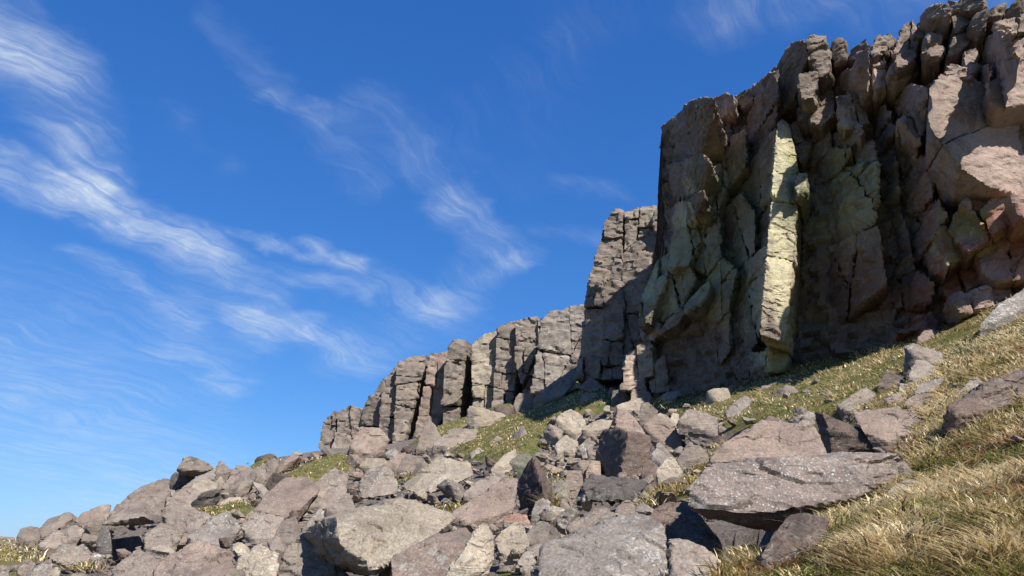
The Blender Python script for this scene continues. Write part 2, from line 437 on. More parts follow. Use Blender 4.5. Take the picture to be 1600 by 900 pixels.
_K = tps(((cw[:, None, :2] - cw[None, :, :2]) ** 2).sum(-1)) + np.eye(_n) * 1.5
_A = np.zeros((_n + 3, _n + 3)); _A[:_n, :_n] = _K; _A[:_n, _n] = 1; _A[:_n, _n + 1:] = cw[:, :2]; _A[_n, :_n] = 1; _A[_n + 1:, :_n] = cw[:, :2].T
_sol = np.linalg.solve(_A, np.concatenate([cw[:, 2], np.zeros(3)]))
def ground(x, y):
    x, y = np.atleast_1d(np.asarray(x, float)), np.atleast_1d(np.asarray(y, float))
    out = np.empty(len(x))
    for s in range(0, len(x), 20000):
        X = np.stack([x[s:s + 20000], y[s:s + 20000]], 1)
        r2 = ((X[:, None] - cw[None, :, :2]) ** 2).sum(-1)
        out[s:s + 20000] = tps(r2) @ _sol[:_n] + _sol[_n] + X @ _sol[_n + 1:]
    far = np.hypot(x, y - 35)
    k = np.clip((far - 75) / 90, 0, 1); k = k * k * (3 - 2 * k)
    return out * (1 - k) + (-9.0) * k
_rbf_ground = ground
_g0, _g1, _gs = np.array([-60.0, -6.0]), np.array([60.0, 100.0]), 0.4
_nx, _ny = ((_g1 - _g0) / _gs).astype(int) + 1
_gx, _gy = np.meshgrid(_g0[0] + np.arange(_nx) * _gs, _g0[1] + np.arange(_ny) * _gs, indexing='ij')
_gzg = _rbf_ground(_gx.ravel(), _gy.ravel()).reshape(_nx, _ny)
def ground(x, y):
    x, y = np.atleast_1d(np.asarray(x, float)), np.atleast_1d(np.asarray(y, float))
    fx_, fy_ = (x - _g0[0]) / _gs, (y - _g0[1]) / _gs
    ix, iy = np.clip(fx_.astype(int), 0, _nx - 2), np.clip(fy_.astype(int), 0, _ny - 2)
    ax, ay = np.clip(fx_ - ix, 0, 1), np.clip(fy_ - iy, 0, 1)
    return (_gzg[ix, iy] * (1 - ax) * (1 - ay) + _gzg[ix + 1, iy] * ax * (1 - ay) + _gzg[ix, iy + 1] * (1 - ax) * ay + _gzg[ix + 1, iy + 1] * ax * ay)
def bumps(x, y):
    p = np.stack([x, y, np.zeros_like(x)], 1)
    return 0.10 * fbm(p / 1.7, 3, 3) + 0.035 * fbm(p / 0.35, 2, 4)
_ys = np.concatenate([np.linspace(2.5, 30, 220), np.linspace(30.3, 90, 160)])
def hit(u, v):
    """distance at which the sight line through a photo pixel meets the slope"""
    d = ray(u, v)
    pts = EYE + d * (_ys / d[1])[:, None]
    g = ground(pts[:, 0], pts[:, 1]) - pts[:, 2]
    i = np.argmax(g > 0)
    if g[i] <= 0: return None
    if i == 0: return _ys[0]
    return _ys[i - 1] + (_ys[i] - _ys[i - 1]) * (-g[i - 1]) / (g[i] - g[i - 1])
def hits(us, vs):
    D = np.stack([ray(a, b) for a, b in zip(us, vs)])
    res = np.full(len(D), np.nan); prev = np.full(len(D), -1.0)
    for k, Y in enumerate(_ys):
        p = EYE + D * (Y / D[:, 1])[:, None]
        g = ground(p[:, 0], p[:, 1]) - p[:, 2]
        new = np.isnan(res) & (g > 0)
        if k:
            res[new] = _ys[k - 1] + (Y - _ys[k - 1]) * (-prev[new]) / np.maximum(g[new] - prev[new], 1e-9)
        else: res[new] = Y
        prev = g
    return res

def inside(poly, u, v):
    poly = np.asarray(poly, float); r = np.zeros(len(u), bool); j = len(poly) - 1
    for i in range(len(poly)):
        (xi, yi), (xj, yj) = poly[i], poly[j]
        c = ((yi > v) != (yj > v)) & (u < (xj - xi) * (v - yi) / (yj - yi + 1e-12) + xi)
        r ^= c; j = i
    return r
GRASS_ZONES = [
    [(1020, 606), (1100, 612), (1190, 590), (1240, 566), (1330, 556), (1480, 505), (1610, 440), (2000, 330), (2000, 1010), (1120, 1010), (1130, 880), (1190, 900), (1200, 895), (1300, 800), (1330, 765), (1430, 745), (1398, 712),
     (1440, 668), (1330, 640), (1270, 652), (1180, 660), (1120, 660), (1060, 640), (1010, 630)],
    [(700, 706), (735, 668), (790, 648), (840, 630), (870, 600), (925, 583), (950, 600), (960, 632), (900, 642), (866, 650), (846, 668), (846, 700), (770, 714)],
    [(640, 690), (690, 660), (735, 632), (800, 622), (800, 640), (730, 655), (690, 690)],
    [(430, 748), (470, 722), (540, 703), (552, 716), (540, 738), (480, 752)],
    [(295, 803), (340, 786), (395, 778), (402, 790), (340, 808)],
    [(-200, 835), (0, 842), (20, 848), (70, 862), (62, 880), (-200, 900)],
    [(738, 892), (760, 872), (800, 866), (835, 880), (835, 920), (735, 920)], [(790, 740), (860, 738), (880, 752), (860, 770), (880, 815), (865, 800)],
    [(1000, 800), (1060, 770), (1120, 740), (1180, 690), (1110, 690), (1080, 740), (1000, 790)], [(1195, 880), (1140, 870), (1120, 905), (1200, 920)], [(620, 745), (650, 735), (660, 750), (625, 752)],
    [(680, 785), (720, 780), (722, 800), (685, 800)], [(110, 880), (150, 885), (150, 905), (105, 905)], [(395, 720), (440, 712), (430, 735), (380, 745)]]
def grass_mask(u, v):
    r = np.zeros(len(u), bool)
    for z in GRASS_ZONES: r |= inside(z, u, v)
    return r

HOLLOWS = [[(158, 826), (225, 812), (250, 824), (228, 852), (190, 862), (150, 850)], [(76, 872), (116, 890), (116, 912), (74, 908)], [(885, 782), (990, 776), (1000, 790), (960, 800), (890, 812)],
           [(1075, 800), (1235, 800), (1215, 872), (1130, 870), (1060, 850)], [(554, 772), (622, 768), (600, 784), (556, 800)], [(466, 860), (560, 880), (590, 892), (600, 912), (500, 905)], [(478, 790), (512, 792), (545, 805), (500, 812)]]
def hollow_mask(u, v):
    r = np.zeros(len(u), bool)
    for z in HOLLOWS: r |= inside(z, u, v)
    return r
def axis(lo, hi, step, far, grow=1.35):
    a = list(np.arange(lo, hi, step)); s = step
    while a[-1] < far: s *= grow; a.append(a[-1] + s)
    s = step
    while a[0] > -far: s *= grow; a.insert(0, a[0] - s)
    return np.array(a)
gx, gy = axis(-32, 22, 0.27, 2500), axis(0, 78, 0.30, 2500)
GX, GY = np.meshgrid(gx, gy, indexing='ij')
fx, fy = GX.ravel(), GY.ravel()
gz = _rbf_ground(fx, fy) + bumps(fx, fy)
ni, nj = len(gx), len(gy)
ii, jj = np.meshgrid(np.arange(ni - 1), np.arange(nj - 1), indexing='ij')
b0 = (ii * nj + jj).ravel()
quads = np.stack([b0, b0 + nj, b0 + nj + 1, b0 + 1], 1)
pu, pv = project(np.stack([fx, fy, gz], 1))
front = (fy > 1.0) & (fy < 90)
tf = np.where(front, grass_mask(pu, pv), True).astype(np.float64)
tg = tf.reshape(ni, nj)
for _ in range(2):
    tg[1:-1, 1:-1] = (tg[:-2, 1:-1] + tg[2:, 1:-1] + tg[1:-1, :-2] + tg[1:-1, 2:] + tg[1:-1, 1:-1]) / 5
tf = tg.ravel().astype(np.float32)
gz = gz - (1 - tf) * np.clip(0.028 * fy, 0.22, 0.50) - np.where(front & hollow_mask(pu, pv), np.clip(0.06 * fy, .3, 1.2), 0)         # soil lies below the tops of the stones
gverts = np.stack([fx, fy, gz], 1)
soil, b = new_mat('hillside_soil')
pos = b.n('ShaderNodeNewGeometry').outputs['Position']
at = b.n('ShaderNodeAttribute', attribute_name='turf')
n1 = b.noise(pos, 1.4, 6, 0.65, 0.5); n2 = b.noise(pos, 7, 6, 0.7); n3 = b.noise(pos, 40, 4, 0.7)
turf = b.mix(b.ramp(n1, 0.38, 0.62), (0.20, 0.165, 0.065, 1), (0.095, 0.105, 0.032, 1))
turf = b.mix(b.m('MULTIPLY', b.ramp(n2, 0.5, 0.7), 0.6), turf, (0.055, 0.045, 0.020, 1))
grit = b.mix(b.ramp(n2, 0.35, 0.65), (0.22, 0.185, 0.16, 1), (0.12, 0.098, 0.080, 1))
gcol = b.mix(b.ramp(b.m('ADD', at.outputs['Fac'], b.m('MULTIPLY', b.m('SUBTRACT', n2, 0.5), 0.8)), 0.35, 0.6), grit, turf)
gcol = b.mix(1.0, gcol, b.ramp(n3, 0.25, 0.75, 0.6, 1.3), 'MULTIPLY')
principled(b, gcol, 0.95, b.m('ADD', n2, b.m('MULTIPLY', n3, 0.5)), 0.9, 0.08, 0.1)
hill = tag(build('hillside', gverts, quads, soil, smooth=180), kind='structure')
at_ = hill.data.attributes.new('turf', 'FLOAT', 'POINT'); at_.data.foreach_set('value', tf)

# ------------------------------------------------------------------ cliffs
D_MAIN = ([1000, 1030, 1100, 1190, 1240, 1380, 1480, 1600, 1800], [34.4, 33.7, 31.9, 29.8, 28.8, 26.2, 24.6, 23.0, 22.0])
D_PIN = ([890, 915, 980, 1050], [41.5, 40.6, 39.6, 38.6])
D_FAR = ([480, 500, 650, 780, 850, 920], [68.5, 68.0, 64.0, 60.0, 56.5, 53.0])
def cliff_thing(name, anchor, label, cat='cliff'):
    o = bpy.data.objects.new(name, None); COL.objects.link(o)
    o.location = anchor
    return tag(o, label, cat)
RNG = np.random.default_rng(7)
def split_blocks(N, D, cuts, rng, fr, gap, out, bedtilt):
    V = vertices_of(N, D)
    if len(V) < 4: return
    if cuts <= 0 or len(N) < 4:
        out.append((N, D, V)); return
    along, up = fr[1], np.array([bedtilt[0], bedtilt[1], 1.0])
    up = up / np.linalg.norm(up)
    ea, eu = np.ptp(V @ along), np.ptp(V @ up)
    axis_ = along if ea * rng.uniform(0.9, 1.7) > eu * 0.8 else up
    nn = axis_ + rng.normal(0, 0.13, 3); nn /= np.linalg.norm(nn)
    lo, hi = (V @ nn).min(), (V @ nn).max()
    d = lo + (hi - lo) * rng.uniform(0.3, 0.7)
    ca = int(round((cuts - 1) * rng.uniform(0.3, 0.7)))
    split_blocks(np.vstack([N, nn]), np.append(D, d - gap), ca, rng, fr, gap, out, bedtilt)
    split_blocks(np.vstack([N, -nn]), np.append(D, -d - gap), cuts - 1 - ca, rng, fr, gap, out, bedtilt)
def cliff_piece(parent, Dk, kind, pts, dy=0.0, s=None, sv=0.0, mat='grey', cuts=0, deep=3.2, strata=0.012, jit=0.17, res=0.078, rough=1.0, chips=1, inward=(0.42, 0.91), size=1.5, bed=(0.12, -0.1, 1.0), facets=1, k=300):
    pts = np.array(pts, float)
    uc, vc = pts[:, 0].mean(), pts[:, 1].mean()
    Yc = np.interp(uc, *Dk) + dy
    wall = Dk is D_MAIN
    if wall: Yc += 0.75 * (vc - 560) / 100
    if s is None:
        s = (np.interp(uc + 25, *Dk) - np.interp(uc - 25, *Dk)) * 2.0 * (1.25 if wall else 1.0)
    elif s < -2.5: s *= 1.0
    if wall and s < -2.5: sv += 0.8
    fr = frame_from(inward)
    fp = [P(u, v, Yc + s * (u - uc) / 100 + sv * (v - vc) / 100) for u, v in pts]
    c3 = np.mean(fp, 0)
    bk = [c3 + (q - c3) * 0.96 + fr[0] * deep for q in fp]
    allp = np.array(fp + bk)
    N, D = hull_planes(allp, 0.9999)
    N = np.vstack([N, I3, -I3]); D = np.concatenate([D, allp.max(0) + 0.01, -allp.min(0) + 0.01])
    blocks = []
    split_blocks(N, D, cuts, RNG, fr, 0.012, blocks, (bed[0], bed[1]))
    objs = []
    for (N, D, V) in blocks:
        sh = -fr[0] * RNG.normal(0, jit) if len(blocks) > 1 else np.zeros(3)
        V = V + sh; D = D + N @ sh
        N, D = chip(N, D, V, RNG, 0.07, chips)
        sz = np.ptp(V, axis=0).max()
        fN, fD = [], []
        for _ in range(facets):
            nn = -fr[0] + RNG.normal(0, 0.30, 3); nn /= np.linalg.norm(nn)
            fN.append(nn); fD.append((V @ nn).max() - min(sz, 3.0) * RNG.uniform(0.01, 0.07))
        if facets: N = np.vstack([N, fN]); D = np.append(D, fD)
        X, nr, q = mesh_convex(N, D, V, res, fr, k=k, nmax=150, skip_back=True)
        X = roughen(X, nr, size, int(RNG.integers(1000)), bed, strata, rough, 0.02, plates=1.0)
        ob = build(kind, X, q, MAT[mat], parent, 38, origin=V.mean(0))
        objs.append(ob)
    return objs
def cliff_core(parent, Dk, skyline, dy, back, mat, res=0.5, inward=(0.62, 0.78), drop=4.0):
    """the solid body of rock behind the jointed face"""
    us = np.arange(skyline[0][0], skyline[-1][0] + 1, 3.0)
    vt = np.interp(us, [q[0] for q in skyline], [q[1] for q in skyline])
    fr = frame_from(inward)
    rows = []
    nz = 110
    for u, v in zip(us, vt):
        Y = np.interp(u, *Dk) + dy
        top = P(u, v, Y + 0.8 + (0.75 * (v - 560) / 100 if Dk is D_MAIN else 0))
        foot = P(u, v + 40, Y); gz_ = ground(foot[0], foot[1])[0] - drop
        bot = P(u, np.interp(u, [480, 780, 930, 1100, 1240, 1480, 1600, 1800], [700, 635, 605, 615, 572, 515, 455, 360]), Y); bot[2] = gz_
        col = [bot + (top - bot) * k for k in np.linspace(0, 1, nz)]
        bt = top + fr[0] * back; bb = bot + fr[0] * back
        col += [top + (bt - top) * k for k in np.linspace(0.1, 1, 8)] + [bb]
        rows.append(col)
    X = np.array(rows); m, n = X.shape[:2]
    X = X.reshape(-1, 3)
    nr = np.tile(-fr[0], (len(X), 1))
    X = roughen(X, nr, 2.2, 5, strata=0.03, rough=1.6, plates=1.5)
    i, j = np.meshgrid(np.arange(m - 1), np.arange(n - 1), indexing='ij')
    q0 = (i * n + j).ravel()
    q = np.stack([q0, q0 + n, q0 + n + 1, q0 + 1], 1)
    e0 = np.array([[k for k in range(n)][::-1]]); e1 = (m - 1) * n + np.arange(n)
    return build('rock_core', X, q, MAT[mat], parent, 38, origin=X.mean(0))

main = cliff_thing('cliff', P(1240, 572, 28), 'tall dark main buttress of jointed gritstone with a sunlit cream pillar')
pin = cliff_thing('cliff', P(960, 600, 45), 'square-topped rock tower half in shadow, tucked behind the tall main buttress')
far = cliff_thing('cliff', P(680, 670, 63), 'distant row of sunlit rock columns split by dark gullies')
cliff_core(main, D_MAIN, [(1010, 470), (1026, 380), (1036, 215), (1078, 175), (1110, 166), (1176, 146), (1212, 122), (1240, 84), (1290, 74), (1330, 90), (1390, 70), (1415, 48), (1450, 24), (1490, 16), (1560, 18), (1610, 6), (1760, -20)], 0.1, 16, 'cliff')
cliff_core(pin, D_PIN, [(922, 470), (945, 375), (965, 345), (1060, 340)], 1.0, 14, 'cliff')
cliff_core(far, D_FAR, [(508, 672), (560, 646), (600, 600), (650, 566), (700, 552), (760, 532), (800, 514), (860, 495), (940, 482)], 1.8, 16, 'cliff')

C = lambda *a, **k: cliff_piece(main, D_MAIN, *a, **dict(dict(bed=(-0.42, 0.12, 1.0)), **k))
# --- prow and skyline of the main buttress
C('rock_block', [(1030, 228), (1033, 195), (1075, 160), (1098, 151), (1115, 152), (1112, 185), (1098, 218), (1098, 238), (1040, 256)], -1.2, -9, 1.7, mat='cliff', strata=.05, cuts=2)
C('rock_block', [(1030, 258), (1098, 238), (1108, 250), (1100, 292), (1070, 312), (1036, 332), (1030, 290)], -0.5, -9, 1.7, mat='cliff', strata=.05, cuts=1)
C('rock_block', [(1036, 332), (1100, 292), (1098, 312), (1070, 350), (1055, 395), (1038, 420), (1030, 380)], -0.1, -9, 1.7, mat='cliff', strata=.03, cuts=2)
C('rock_block', [(1113, 178), (1115, 152), (1135, 143), (1148, 150), (1145, 170), (1120, 190)], -0.3, -6, mat='cliff', strata=.05)
C('rock_block', [(1100, 225), (1118, 172), (1145, 165), (1170, 160), (1168, 190), (1150, 215), (1125, 232)], 0.2, .5, mat='cliff', cuts=2)
C('rock_block', [(1145, 152), (1158, 143), (1177, 134), (1177, 160), (1160, 170)], 0.2, mat='cliff', strata=.05)
C('rock_slab', [(1176, 165), (1177, 132), (1203, 115), (1215, 110), (1215, 180), (1200, 225), (1168, 255), (1166, 200)], -0.2, -6, mat='cliff', strata=.045, cuts=1, chips=0, facets=0, jit=.08)
C('rock_slab', [(1213, 112), (1218, 90), (1236, 65), (1258, 61), (1262, 85), (1245, 115), (1243, 150), (1215, 186)], -0.5, -5, mat='cliff', strata=.05, chips=0, facets=0)
C('rock_slab', [(1196, 170), (1200, 118), (1214, 98), (1236, 66), (1246, 70), (1240, 150)], 0.0, -4, mat='cliff', strata=.05, chips=0, facets=0)
C('rock_tower', [(1258, 62), (1262, 53), (1275, 52), (1290, 56), (1298, 75), (1298, 106), (1282, 118), (1275, 110), (1262, 87)], -1.0, .5, mat='cliff', strata=.06, cuts=2)
C('rock_block', [(1245, 117), (1275, 108), (1281, 120), (1272, 152), (1255, 156), (1247, 140)], -1.4, .3, mat='cliff', strata=.06)
C('rock_block', [(1301, 100), (1300, 66), (1312, 57), (1323, 60), (1323, 90), (1312, 98)], .2, mat='cliff', strata=.06)
C('rock_block', [(1320, 96), (1330, 76), (1352, 60), (1362, 75), (1345, 92)], .3, mat='cliff', strata=.05)
C('rock_block', [(1358, 92), (1370, 60), (1390, 47), (1398, 55), (1394, 78), (1375, 95)], .3, 0, mat='cliff', strata=.05, cuts=1)
C('rock_tower', [(1394, 78), (1412, 31), (1428, 28), (1438, 50), (1432, 78), (1402, 84)], -.3, 0, mat='cliff', strata=.05, cuts=1)
C('rock_block', [(1398, 82), (1435, 58), (1433, 88), (1420, 102), (1400, 108)], -.7, .3, mat='cliff', strata=.05)
C('rock_block', [(1442, 28), (1442, 15), (1470, 5), (1485, 2), (1487, 24), (1455, 30)], -.5, mat='cliff', strata=.05)
C('rock_block', [(1485, 20), (1485, 0), (1510, -8), (1541, -6), (1544, 9), (1515, 16)], -.2, mat='cliff', strata=.06)
C('rock_block', [(1425, 58), (1440, 30), (1490, 24), (1490, 50), (1470, 58)], .4, 0, mat='cliff', strata=.04, cuts=3)
C('rock_block', [(1487, 22), (1516, 18), (1517, 36), (1505, 47), (1489, 50)], -.2, 0, mat='cliff', strata=.06)
C('rock_block', [(1512, 42), (1525, 18), (1545, 13), (1544, 36), (1530, 47)], -.5, mat='cliff', strata=.03)
C('rock_block', [(1544, 24), (1550, 12), (1572, 2), (1572, 20), (1556, 28)], 0, 0, mat='cliff', strata=.05)
C('rock_block', [(1572, 20), (1585, 0), (1605, -14), (1640, -30), (1640, 20), (1600, 24)], 0, mat='cliff', strata=.05, cuts=1)
C('rock_block', [(1556, 30), (1595, 16), (1640, 10), (1640, 40), (1578, 48), (1558, 40)], -.2, .5, mat='cliff', strata=.04, cuts=1)
C('rock_block', [(1442, 78), (1447, 52), (1470, 52), (1478, 74), (1470, 90), (1452, 88)], -.6, .2, mat='cliff', strata=.06)
C('rock_block', [(1478, 85), (1490, 54), (1520, 47), (1528, 56), (1500, 82)], -.3, 0, mat='cliff', strata=.04)
C('rock_slab', [(1530, 64), (1560, 47), (1578, 48), (1596, 88), (1562, 106), (1545, 102), (1530, 86)], -.8, -7, mat='cliff', strata=.04)
C('rock_block', [(1580, 50), (1640, 36), (1640, 90), (1597, 90)], -.3, 0, mat='cliff', strata=.03, cuts=2)
C('rock_block', [(1506, 82), (1528, 76), (1531, 100), (1521, 122), (1508, 112)], -.7, .5, mat='cliff', strata=.02)
C('rock_block', [(1523, 106), (1545, 98), (1551, 113), (1541, 132), (1526, 132)], -.6, -7, mat='cliff')
C('rock_slab', [(1544, 122), (1600, 86), (1650, 70), (1650, 150), (1582, 160), (1560, 161), (1547, 150)], -.9, .6, mat='cliff', cuts=2, rough=.7)
C('rock_slab', [(1456, 128), (1470, 112), (1510, 116), (1532, 136), (1582, 146), (1582, 200), (1604, 262), (1604, 312), (1575, 302), (1545, 292), (1500, 262), (1485, 232), (1472, 215), (1453, 195), (1453, 160)],
  -1.5, 1.0, mat='cliff', cuts=1, rough=.55, jit=.04, chips=3, facets=0)
C('rock_block', [(1586, 150), (1650, 120), (1650, 270), (1600, 250)], .4, mat='cliff', cuts=2)
C('rock_block', [(1470, 113), (1485, 100), (1512, 104), (1522, 122), (1500, 122)], -1.3, 0, mat='cliff', strata=.03)
C('rock_slab', [(1440, 112), (1457, 126), (1453, 195), (1475, 216), (1482, 262), (1455, 275), (1446, 205)], -.3, -8, mat='cliff', cuts=2)
C('rock_block', [(1307, 146), (1345, 133), (1353, 150), (1355, 190), (1318, 197), (1308, 170)], -.8, .4, mat='cliff', cuts=1)
C('rock_block', [(1298, 118), (1325, 97), (1357, 86), (1360, 102), (1330, 131), (1303, 138)], -.5, -7, mat='cliff', strata=.04, cuts=1)
C('rock_block', [(1340, 120), (1361, 110), (1363, 145), (1346, 150)], -.5, .2, mat='cliff')
C('rock_block', [(1362, 106), (1385, 104), (1386, 140), (1366, 147)], -.3, .2, mat='cliff', strata=.02, cuts=1)
C('rock_block', [(1385, 120), (1395, 96), (1430, 95), (1442, 106), (1420, 126), (1400, 130)], -.4, 0, mat='cliff', strata=.04, cuts=1)
C('rock_block', [(1388, 152), (1425, 128), (1452, 138), (1440, 162), (1400, 180), (1390, 176)], -.3, -7, mat='cliff', cuts=1)
C('rock_block', [(1400, 182), (1440, 163), (1456, 176), (1446, 202), (1436, 226), (1418, 207)], -.9, .5, mat='cliff', cuts=2)
C('rock_block', [(1355, 195), (1370, 150), (1392, 175), (1400, 200), (1375, 235)], .3, -5, mat='cliff', cuts=1)
C('rock_block', [(1298, 205), (1340, 186), (1352, 197), (1346, 216), (1300, 234)], -.6, -5, mat='cliff', cuts=1)
C('rock_block', [(1262, 165), (1280, 125), (1302, 138), (1308, 180), (1285, 200), (1265, 195)], -.2, -.5, mat='cliff', cuts=2)
C('rock_block', [(1245, 165), (1256, 155), (1273, 160), (1274, 185), (1258, 192), (1246, 182)], -.4, .3, mat='cliff')
C('rock_block', [(1236, 195), (1258, 183), (1272, 195), (1268, 240), (1252, 262), (1243, 240)], .2, .3, mat='cliff', cuts=2)
C('rock_block', [(1258, 245), (1272, 200), (1300, 205), (1300, 232), (1262, 268)], .4, -3, mat='cliff', cuts=2)
# --- the sunlit pillar
C('rock_pillar', [(1214, 193), (1222, 186), (1232, 190), (1247, 262), (1241, 390), (1227, 536), (1187, 523), (1202, 400)], -2.6, .7, mat='cliff', cuts=3, rough=.7, jit=.05, facets=0, bed=(0.1, 0, 1), deep=3.6, res=.042, k=110)
C('rock_block', [(1240, 290), (1247, 266), (1262, 268), (1259, 292), (1246, 304)], -2.3, .5, mat='cliff')
C('rock_block', [(1197, 546), (1205, 538), (1228, 542), (1234, 560), (1222, 584), (1197, 580)], -2.6, 1.0, mat='cliff')
C('rock_block', [(1145, 568), (1175, 549), (1198, 545), (1198, 582), (1180, 593), (1150, 588)], -1.6, -6, mat='cliff', cuts=1)
C('rock_slab', [(1240, 302), (1258, 292), (1258, 385), (1248, 402), (1243, 345)], .2, -5, mat='cliff')
C('rock_slab', [(1228, 428), (1240, 392), (1258, 380), (1252, 470), (1238, 545), (1226, 520)], .5, -5, mat='cliff', cuts=1)
# --- shaded wall left of the pillar
C('rock_slab', [(1165, 258), (1200, 226), (1214, 196), (1217, 230), (1216, 300), (1204, 380), (1180, 400), (1160, 330)], -.9, -5.5, mat='cliff', cuts=3)
C('rock_slab', [(1150, 420), (1185, 395), (1204, 378), (1201, 440), (1197, 470), (1187, 527), (1165, 560), (1140, 542), (1135, 480)], -1.1, -6, mat='cliff', cuts=3)
C('rock_slab', [(1120, 332), (1160, 300), (1180, 330), (1180, 392), (1150, 420), (1125, 402)], -.5, -5, mat='cliff', cuts=2)
C('rock_block', [(1098, 225), (1125, 230), (1128, 290), (1106, 330), (1098, 302), (1098, 260)], -.9, .2, mat='cliff', cuts=3)
C('rock_block', [(1126, 222), (1165, 198), (1166, 260), (1136, 302), (1127, 282)], -.3, -5, mat='cliff', cuts=3)
C('rock_block', [(1068, 316), (1090, 298), (1103, 324), (1093, 341), (1075, 348), (1070, 330)], -1.4, .5, mat='cliff')
C('rock_block', [(1098, 326), (1130, 290), (1136, 300), (1120, 340), (1100, 350)], -.8, -1.2, mat='cliff', cuts=1)
C('rock_block', [(1045, 382), (1060, 355), (1085, 344), (1097, 376), (1075, 416), (1045, 421)], -1.4, -1.4, mat='cliff', cuts=2)
C('rock_block', [(1088, 350), (1122, 330), (1126, 400), (1105, 430), (1080, 415)], -.9, -4, mat='cliff', cuts=2)
C('rock_block', [(996, 512), (997, 480), (1010, 440), (1025, 405), (1045, 392), (1048, 420), (1040, 450), (1026, 470), (1015, 504)], -1.6, -.6, mat='cliff', cuts=3)
C('rock_block', [(998, 508), (1028, 500), (1034, 518), (1020, 534), (1003, 530)], -1.0, -5, mat='cliff')
C('rock_block', [(1025, 495), (1040, 450), (1048, 420), (1078, 415), (1088, 435), (1062, 482), (1036, 502)], -1.0, -3.5, mat='cliff', cuts=2)
C('rock_block', [(1068, 471), (1090, 450), (1109, 436), (1109, 456), (1095, 476), (1070, 489)], -1.9, -1.4, mat='cliff')
C('rock_slab', [(1028, 518), (1060, 480), (1072, 489), (1057, 507), (1036, 520)], -1.5, -1.6, mat='cliff')
C('rock_slab', [(1106, 440), (1122, 398), (1152, 420), (1138, 482), (1122, 504), (1104, 502)], -.8, -4.5, mat='cliff', cuts=2)
C('rock_block', [(1018, 545), (1060, 500), (1106, 496), (1112, 560), (1082, 612), (1020, 615)], .6, -3.2, mat='cliff', cuts=2)
C('rock_block', [(1104, 502), (1138, 480), (1142, 545), (1126, 572), (1110, 562)], -.5, -4.5, mat='cliff', cuts=1)
C('rock_block', [(970, 612), (975, 552), (1010, 531), (1021, 540), (1023, 612)], -2.0, .4, mat='cliff', cuts=3, jit=.16)
C('rock_block', [(1023, 562), (1040, 550), (1046, 612), (1023, 615)], -1.2, 0, mat='cliff')
C('rock_block', [(1078, 606), (1110, 562), (1150, 566), (1182, 592), (1150, 616), (1090, 620)], .1, -4, mat='cliff', cuts=2)
# --- dark wall right of the pillar
C('rock_slab', [(1250, 262), (1300, 226), (1332, 228), (1312, 266), (1258, 302)], .3, -5, mat='cliff', cuts=1)
C('rock_slab', [(1315, 262), (1340, 222), (1365, 216), (1372, 248), (1340, 260)], -.5, -4, mat='cliff', cuts=1)
C('rock_slab', [(1257, 304), (1300, 270), (1340, 256), (1373, 250), (1373, 300), (1370, 342), (1330, 380), (1262, 402), (1257, 350)], .1, -4.2, mat='cliff', cuts=3, jit=.07)
C('rock_slab', [(1374, 258), (1400, 234), (1404, 270), (1406, 311), (1378, 322)], .1, -4.2, mat='cliff')
C('rock_slab', [(1404, 232), (1430, 228), (1456, 250), (1461, 300), (1441, 332), (1415, 332), (1407, 300)], 0, -4.2, mat='cliff', cuts=2)
C('rock_slab', [(1377, 322), (1406, 311), (1420, 360), (1431, 421), (1386, 442), (1378, 380)], .2, -4, mat='cliff', cuts=1)
C('rock_slab', [(1260, 402), (1330, 380), (1371, 345), (1378, 380), (1386, 442), (1340, 470), (1325, 502), (1268, 527), (1254, 500), (1256, 430)], -.1, -3.8, mat='cliff', cuts=3, jit=.06)
C('rock_slab', [(1338, 495), (1386, 441), (1432, 420), (1462, 440), (1456, 472), (1400, 484)], 0, -3.6, mat='cliff', cuts=2)
C('rock_block', [(1240, 560), (1330, 508), (1402, 482), (1392, 522), (1360, 550), (1290, 580)], .9, -3.2, mat='cliff', cuts=3)
C('rock_block', [(1413, 336), (1461, 308), (1482, 340), (1470, 356), (1440, 386), (1430, 421), (1420, 382)], -.1, -4, mat='cliff', cuts=2)
C('rock_slab', [(1464, 357), (1478, 350), (1516, 395), (1485, 414), (1470, 386)], -1.2, .8, mat='cliff', rough=.6, strata=.012)
C('rock_slab', [(1436, 382), (1465, 356), (1486, 414), (1455, 432)], -.7, -6, mat='cliff')
C('rock_block', [(1480, 352), (1505, 322), (1525, 325), (1546, 370), (1515, 396), (1490, 377)], -1.1, -1.3, mat='cliff')
C('rock_block', [(1500, 322), (1520, 300), (1556, 292), (1582, 305), (1596, 330), (1580, 356), (1550, 372), (1532, 340)], -.8, -.3, mat='cliff', cuts=2)
C('rock_block', [(1478, 330), (1485, 262), (1545, 290), (1520, 310), (1500, 325)], .8, -3, mat='cliff', cuts=1)
C('rock_block', [(1575, 302), (1650, 306), (1650, 345), (1594, 340)], -1.2, .8, mat='cliff')
C('rock_slab', [(1524, 400), (1575, 364), (1640, 345), (1640, 425), (1560, 446), (1534, 432)], -.4, -.8, mat='cliff', cuts=2)
C('rock_block', [(1465, 448), (1490, 420), (1516, 410), (1542, 440), (1510, 457), (1480, 460)], -.1, -1, mat='cliff', cuts=1)
C('rock_slab', [(1478, 464), (1542, 450), (1640, 430), (1640, 460), (1560, 478), (1500, 496)], -.6, .2, mat='cliff', cuts=3)
C('rock_block', [(1490, 492), (1548, 476), (1545, 510), (1500, 522)], .2, -2, mat='cliff', cuts=1)
C('rock_slab', [(1395, 524), (1455, 482), (1466, 500), (1472, 516), (1420, 520)], -.8, .3, mat='cliff', cuts=1)
C('rock_block', [(1285, 580), (1390, 522), (1450, 512), (1484, 522), (1440, 545), (1330, 578)], -.1, -3.4, mat='cliff', cuts=4)

